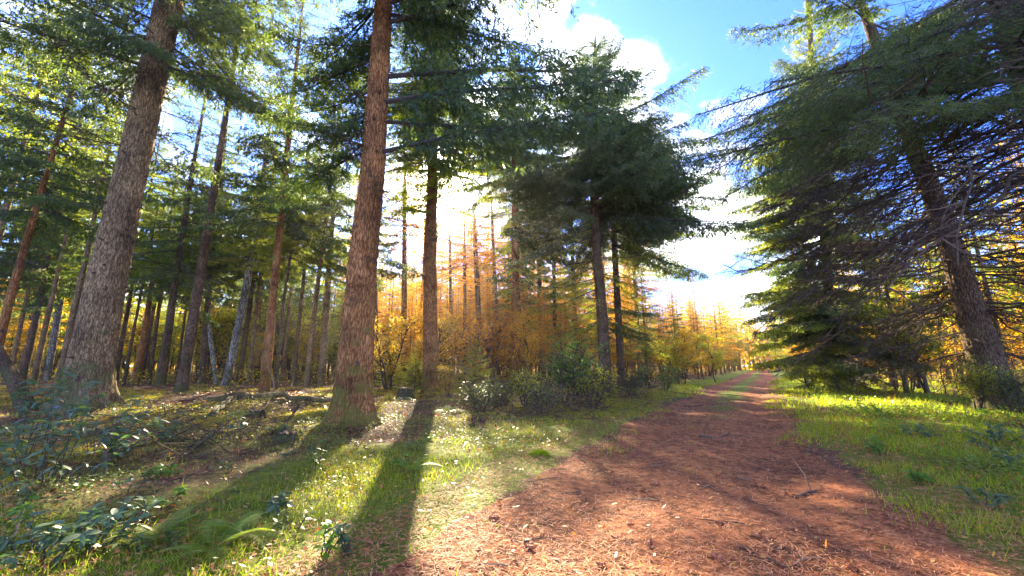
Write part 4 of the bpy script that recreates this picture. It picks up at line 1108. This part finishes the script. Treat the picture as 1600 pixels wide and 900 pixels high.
fallen('stick', 'bent dark stick in the middle of the track', 'stick', [(1092, 683, .02), (1125, 687, .02), (1140, 680, .05)], 0.022, 'wood', 6, twigs=2, seed=11)
fallen('stick', 'stubby dark stick in the shade of the track with a pine cone beyond', 'stick', [(1238, 772, .02), (1262, 768, .03), (1275, 766, .03)], 0.018, 'wood', 6, twigs=1, seed=12)
fallen('stick', 'longer dark stick at the left rim of the track', 'stick', [(902, 716, .02), (915, 724, .02)], 0.014, 'wood', 6, seed=13)
fallen('stick', 'small dark stick near the left rim of the needle patch', 'stick', [(832, 754, .015), (842, 762, .015)], 0.012, 'wood', 6, seed=14)
# stumps
def stump(px, py, h, r0, label, seed):
    x, y = gp(px, py)
    g, _, _ = trunk_geo([(0, 0, 0), (0.02, 0, h)], [r0, r0 * 0.8], 32, 16, 0.5, seed, 0.02)
    o = ob('tree_stump', None, None, (x, y, float(hgt(x, y)) - 0.04)); o.empty_display_size = 0.2
    tag(o, label, 'stump')
    ob('trunk', g.mesh('stump_trunk', [M['bark_dark']], True), o)
    c = Geo(); r = np.random.default_rng(seed); n = 24; th = np.linspace(0, 6.283, n, endpoint=False)
    rr = r0 * 0.86 * (1 + r.normal(0, 0.05, n)); top = np.stack([0.02 + rr * np.cos(th), rr * np.sin(th), h + r.uniform(-0.02, 0.05, n)], 1)
    V_ = np.concatenate([top, [[0.02, 0, h - 0.02]]]); i = np.arange(n)
    c.add(V_, np.stack([i, (i + 1) % n, np.full(n, n)], 1)); ob('cut_top', c.mesh('cut_top', [M['palewood']]), o)
stump(396, 662, 0.22, 0.19, 'low dark stump in the left clearing before the long fallen log', 1)
stump(632, 628, 0.45, 0.28, 'rotten stump between the thick red-brown trunk and the sun trunk', 2)
stump(445, 695, 0.12, 0.17, 'dark flat stump left of the foot of the thick red-brown trunk', 3)

# brush pile right of the bank: twigs nobody could count
r = np.random.default_rng(77)
g = Geo()
for (px, py, dp, n, rad, hh) in [(880, 670, 11.0, 90, 1.3, 0.5), (940, 640, 13.5, 90, 1.4, 0.6), (820, 665, 11.5, 70, 1.1, 0.35), (990, 630, 17, 160, 1.2, 0.7), (330, 640, 15.0, 220, 2.2, 0.45), (240, 680, 10.5, 170, 1.8, 0.18), (300, 720, 7.2, 150, 1.3, 0.06), (180, 720, 8.0, 120, 1.3, 0.08), (400, 700, 8.6, 90, 1.0, 0.08), (420, 655, 13.0, 150, 1.6, 0.25)]:
    c = at(px, py, dp)
    for i in range(n):
        x = c.x + r.normal(0, rad * 0.6); y = dp + r.normal(0, rad * 0.5); z = float(hgt(x, y)) + hh * r.random() ** 1.6
        d = unit(np.array([r.normal(), r.normal(), r.normal() * 0.35])); l = r.uniform(0.3, 1.2)
        q = np.linspace(-0.5, 0.5, 4)[:, None]
        g.tube(np.array([x, y, z]) + d * l * q + r.normal(0, 0.02, (4, 3)), np.linspace(0.009, 0.003, 4), 3, 0)
tag(ob('brush_twigs', g.mesh('brush_twigs', [M['deadwood']])), 'tangle of dead twigs on the forest floor and along the bank', None, None, 'stuff')

# thin undergrowth stems at the right
pole_meshes = []
for i in range(5):
    g = bare_branch(800 + i, 3.4, 0.8, 16, 0)
    pole_meshes.append(g.mesh('undergrowth_stem', [M['palewood' if i % 2 else 'deadwood']]))
for i in range(60):
    y = random.uniform(13, 40); x = float(path_r(y)) + random.uniform(3.5, 26)
    if math.degrees(math.atan2(x, y)) > 58: continue
    o = ob('undergrowth_stem', pole_meshes[i % 5], None, (x, y, float(hgt(x, y)) - 0.03), (random.gauss(0, 0.1), -1.5 + random.gauss(0, 0.12), random.uniform(0, 6.28)), random.uniform(0.5, 1.3))
    tag(o, 'thin bare undergrowth stem in the wood right of the track', 'sapling', 'thin bare stems right of the track')
for i in range(40):
    y = random.uniform(16, 40); x = float(path_l(y)) - random.uniform(2.5, 20)
    o = ob('undergrowth_stem', pole_meshes[i % 5], None, (x, y, float(hgt(x, y)) - 0.03), (random.gauss(0, 0.1), -1.5 + random.gauss(0, 0.12), random.uniform(0, 6.28)), random.uniform(0.5, 1.3))
    tag(o, 'thin bare undergrowth stem in the wood left of the track', 'sapling', 'thin bare stems left of the track')

# ------------------------------------------------------------------ ground cover nobody could count
def scatter(n, ymin, ymax, pw_, xmul, r):
    d = ymin + (ymax - ymin) * r.random(n) ** pw_
    a_ = r.uniform(-1, 1, n) * xmul
    return a_ * d, d
def blades_on(name, label, matn, n, keep, L, Wd, ymin=2.2, ymax=30, pw_=1.7, xm=1.42, up=1.0, lean=0.5, seed=0, z0=0.0, tri=True, zr=0.0, flat=False, clump=0):
    r = np.random.default_rng(seed)
    x, y = scatter(n, ymin, ymax, pw_, xm, r)
    if clump:
        cx, cy = x[:n // clump], y[:n // clump]
        x = np.repeat(cx, clump) + r.normal(0, 0.035, len(cx) * clump) * (1 + np.repeat(cy, clump) * 0.08); y = np.repeat(cy, clump) + r.normal(0, 0.035, len(cx) * clump) * (1 + np.repeat(cy, clump) * 0.08)
    k = r.random(len(x)) < keep(x, y); x = x[k]; y = y[k]; n = len(x)
    z = hgt(x, y) + z0 + zr * r.random(n)
    P = np.stack([x, y, z], 1)
    D_ = unit(np.stack([r.normal(0, lean, n), r.normal(0, lean, n), np.full(n, up)], 1)) if not flat else unit(np.stack([r.normal(0, 1, n), r.normal(0, 1, n), r.normal(0, lean, n)], 1))
    S = unit(np.stack([r.normal(0, 1, n), r.normal(0, 1, n), np.zeros(n)], 1)) if not flat else unit(np.cross(D_, np.array([0, 0, 1.0])) + r.normal(0, lean, (n, 3)))
    sc2 = np.clip(y / 6, 0.8, 3.2)
    g = Geo()
    LL = L * r.uniform(0.5, 1.4, n) * sc2 ** 0.35; WW = Wd * r.uniform(0.7, 1.3, n) * sc2 ** 0.9
    (g.tris if tri else g.blades)(P, D_, S, LL, WW)
    o = ob(name, g.mesh(name, [M[matn]]))
    tag(o, label, None, None, 'stuff'); return o
nzf = lambda x, y, s, k: sn(x, y, s, k) * 0.5 + 0.5
def k_right(x, y):
    d = x - path_r(y); return np.where(d > -0.9, np.clip(0.5 + d * 0.9 + 1.3 * (nzf(x, y, 2.4, 11) - 0.5), 0, 1) * np.clip(1.35 - d / 9, 0.25, 1) * np.clip(nzf(x, y, 1.7, 3) * 2.2 - 0.5, 0.06, 1), 0)
def k_left(x, y):
    d = path_l(y) - x; return np.where(d > -0.9, np.clip(0.35 + d * 0.8 + 1.3 * (nzf(x, y, 2.2, 17) - 0.5), 0, 1) * np.exp(-np.clip(d - 1.1, 0, 9) / 1.6) * np.clip(nzf(x, y, 1.9, 9) * 2.0 - 0.45, 0.05, 1), 0)
def k_mid(x, y):
    c = path_l(y) * 0.55 + path_r(y) * 0.45; w_ = (path_r(y) - path_l(y))
    inn = path_in(x, y) > 0
    return np.where(inn, (0.10 + 0.6 * np.exp(-((x - c) / (0.16 * w_)) ** 2) * np.clip((y - 5) / 12, 0, 1)) * (nzf(x, y, 2.6, 14) > 0.56), 0)
def k_moss(x, y):
    d = path_l(y) - x; return np.where(d > 0.3, np.clip(nzf(x, y, 0.9, 2) * 1.6 - 0.3, 0, 1) * np.clip(d, 0, 1), 0)
def k_cov(x, y):
    d = path_l(y) - x; return np.where((d > 0.5), np.clip(nzf(x, y, 1.1, 7) * 2.0 - 0.7, 0, 1) * np.clip(1.4 - y / 22, 0.1, 1), 0)
def k_covr(x, y):
    d = x - path_r(y); return np.where((d > 1.2), np.clip(nzf(x, y, 1.1, 5) * 2.0 - 0.6, 0, 1), 0)
blades_on('grass', 'bright green grass along the right verge', 'grass', 300000, k_right, 0.11, 0.005, 2.6, 40, 1.5, seed=1, clump=5)
blades_on('grass', 'green grass along the left edge of the track', 'grass', 230000, k_left, 0.10, 0.0045, 2.2, 40, 1.5, seed=2, clump=5)
blades_on('grass', 'grass tufts growing on the track', 'grass', 150000, k_mid, 0.05, 0.003, 2.2, 60, 1.5, seed=3, clump=8)
blades_on('moss', 'yellow-green moss and short grass on the left forest floor', 'moss', 260000, k_moss, 0.05, 0.006, 2.3, 24, 1.4, seed=4, clump=6)
blades_on('ground_cover', 'small pale-leaved plants carpeting the left forest floor', 'cover', 150000, k_cov, 0.034, 0.010, 2.3, 18, 1.3, 1.42, 1, 0.35, 5, 0.02, False, 0.13, True)
blades_on('ground_cover', 'small green-leaved plants in the right verge', 'fern', 170000, k_covr, 0.055, 0.018, 4.0, 26, 1.4, 1.42, 1, 0.35, 6, 0.02, False, 0.16, True)
blades_on('needle_litter', 'reddish fallen needles and bark crumbs covering the track', 'litter', 130000, lambda x, y: np.where(path_in(x, y) > -0.8, 1.0, 0.0), 0.085, 0.0038, 2.2, 16, 1.3, 1.25, 1, 0.12, 7, 0.020, False, 0.012, True)
blades_on('needle_litter', 'brown fallen needles and twigs on the forest floor', 'litter', 100000, lambda x, y: np.where(path_in(x, y) < -0.3, 1.0, 0.0), 0.08, 0.003, 2.6, 22, 1.3, 1.42, 1, 0.25, 8, 0.02, False, 0.03, True)
blades_on('fallen_leaves', 'scattered orange and yellow fallen leaves', 'dead_leaf', 11000, lambda x, y: np.where(path_in(x, y) > 0, 0.35 * (nzf(x, y, 1.4, 19) > 0.5), 0.9), 0.055, 0.018, 2.4, 24, 1.3, 1.42, 1, 0.35, 9, 0.03, False, 0.06, True)
def k_far(x, y):
    d = -path_in(x, y)
    return np.where(d > 1.5, np.clip((d - 1.5) / 3, 0.15, 1) * np.clip(nzf(x, y, 0.5, 6) * 1.8 - 0.2, 0.1, 1), 0)
for mt_, sd_, lb_ in (('lime', 21, 'yellow-green undergrowth covering the floor of the wood'), ('gold', 22, 'golden undergrowth covering the floor of the wood'), ('larch', 23, 'orange-brown undergrowth covering the floor of the wood')):
    blades_on('undergrowth', lb_, mt_, 44000 if mt_ != 'larch' else 24000, k_far, 0.075, 0.016, 24 if mt_ != 'gold' else 34, 110, 1.2, 1.5, 1, 0.5, sd_, 0.02, False, 1.0, True)
blades_on('dry_grass', 'long dry grass stalks in both verges', 'dead_leaf', 26000, lambda x, y: np.clip(k_right(x, y) + k_left(x, y), 0, 1) * (nzf(x, y, 0.8, 21) > 0.45), 0.20, 0.0028, 2.8, 30, 1.4, 1.42, 1.0, 0.7, 31, 0.0, True, 0.0, False, 4)
# moss tuft at the rim of the track
def tuft(px, py, rad, h, label, seed):
    r = np.random.default_rng(seed); x, y = gp(px, py); n = 1800
    v = unit(r.normal(0, 1, (n, 3))); v[:, 2] = np.abs(v[:, 2])
    P = v * np.array([rad, rad, h]) * 0.8
    g = Geo(); D_ = unit(v + r.normal(0, 0.35, (n, 3)) + np.array([0, 0, 0.3])); g.tris(P, D_, side_of(D_, r), 0.06, 0.004, 1)
    th = np.linspace(0, np.pi / 2, 6); q = np.linspace(0, 6.283, 14, endpoint=False)
    V_ = np.stack([np.outer(np.cos(th), np.cos(q)) * rad * 0.85, np.outer(np.cos(th), np.sin(q)) * rad * 0.85, np.outer(np.sin(th), np.ones(14)) * h * 0.85], -1).reshape(-1, 3)
    i = np.arange(5)[:, None] * 14 + np.arange(14); j = np.arange(5)[:, None] * 14 + (np.arange(14) + 1) % 14
    g.add(V_, np.stack([i, j, j + 14, i + 14], -1).reshape(-1, 4), 0)
    o = ob('moss_tuft', g.mesh('moss_tuft', [M['fern'], M['grass']]), None, (x, y, float(hgt(x, y)) - 0.015)); tag(o, label, 'moss')
tuft(843, 712, 0.17, 0.075, 'round green moss hummock on the left rim of the track', 1)
# the far wood that closes the view, one mass
g = Geo(); r = np.random.default_rng(91)
n = 46000
aa = np.radians(r.uniform(-64, 64, n)); dd = r.uniform(125, 190, n)
xx = np.sin(aa) * dd; yy = np.cos(aa) * dd + 10
hh_ = 13 + 3.5 * np.sin(aa * 37) + 2.5 * np.sin(aa * 91 + 1) + 2 * np.sin(aa * 173)
zz_ = hh_ * r.random(n) ** 1.1
ok = yy > 60
P = np.stack([xx, yy, zz_], 1)[ok]; D_ = rdir(len(P), r)
pick = r.random(len(P))
for mi_, (lo_, hi_) in enumerate(((0, .4), (.4, .65), (.65, 1))):
    q = (pick >= lo_) & (pick < hi_)
    g.blades(P[q], D_[q], side_of(D_[q], r), r.uniform(0.7, 1.6, q.sum()), 0.4, mi_)
for i in range(260):
    a1 = math.radians(r.uniform(-62, 62)); d1 = r.uniform(120, 170); x1, y1 = math.sin(a1) * d1, math.cos(a1) * d1 + 10
    if path_in(x1, y1) > -2: continue
    g.tube(np.array([[x1, y1, -0.3], [x1 + r.normal(0, .3), y1, 13]]), [0.2, 0.08], 5, 3)
tag(ob('far_wood', g.mesh('far_wood', [M['larch'], M['gold'], M['spruce_lime'], M['bark_dark']])), 'far-off autumn wood closing the view behind the stands', None, None, 'stuff')

# ------------------------------------------------------------------ air
hz = Geo()
hx, hy0, hy1, hz0, hz1 = 440, -70, 560, -2, 34
V_ = np.array([(a, b, c) for c in (hz0, hz1) for b in (hy0, hy1) for a in (-hx, hx)], float)
hz.add(V_, np.array([(0, 2, 3, 1), (4, 5, 7, 6), (0, 1, 5, 4), (2, 6, 7, 3), (0, 4, 6, 2), (1, 3, 7, 5)]))
m, t, out = mat('haze_air')
pv = N(t, 'ShaderNodeVolumePrincipled')
pv.inputs['Color'].default_value = (1.0, 0.93, 0.82, 1); pv.inputs['Density'].default_value = HAZE; pv.inputs['Anisotropy'].default_value = 0.7
t.links.new(pv.outputs[0], out.inputs['Volume'])
tag(ob('haze', hz.mesh('haze', [m])), 'thin sunlit haze in the wood', None, None, 'stuff')
print('tris', sum(len(m_.loops) - 2 * len(m_.polygons) for m_ in bpy.data.meshes if m_.users))
print('done', len(bpy.data.objects))
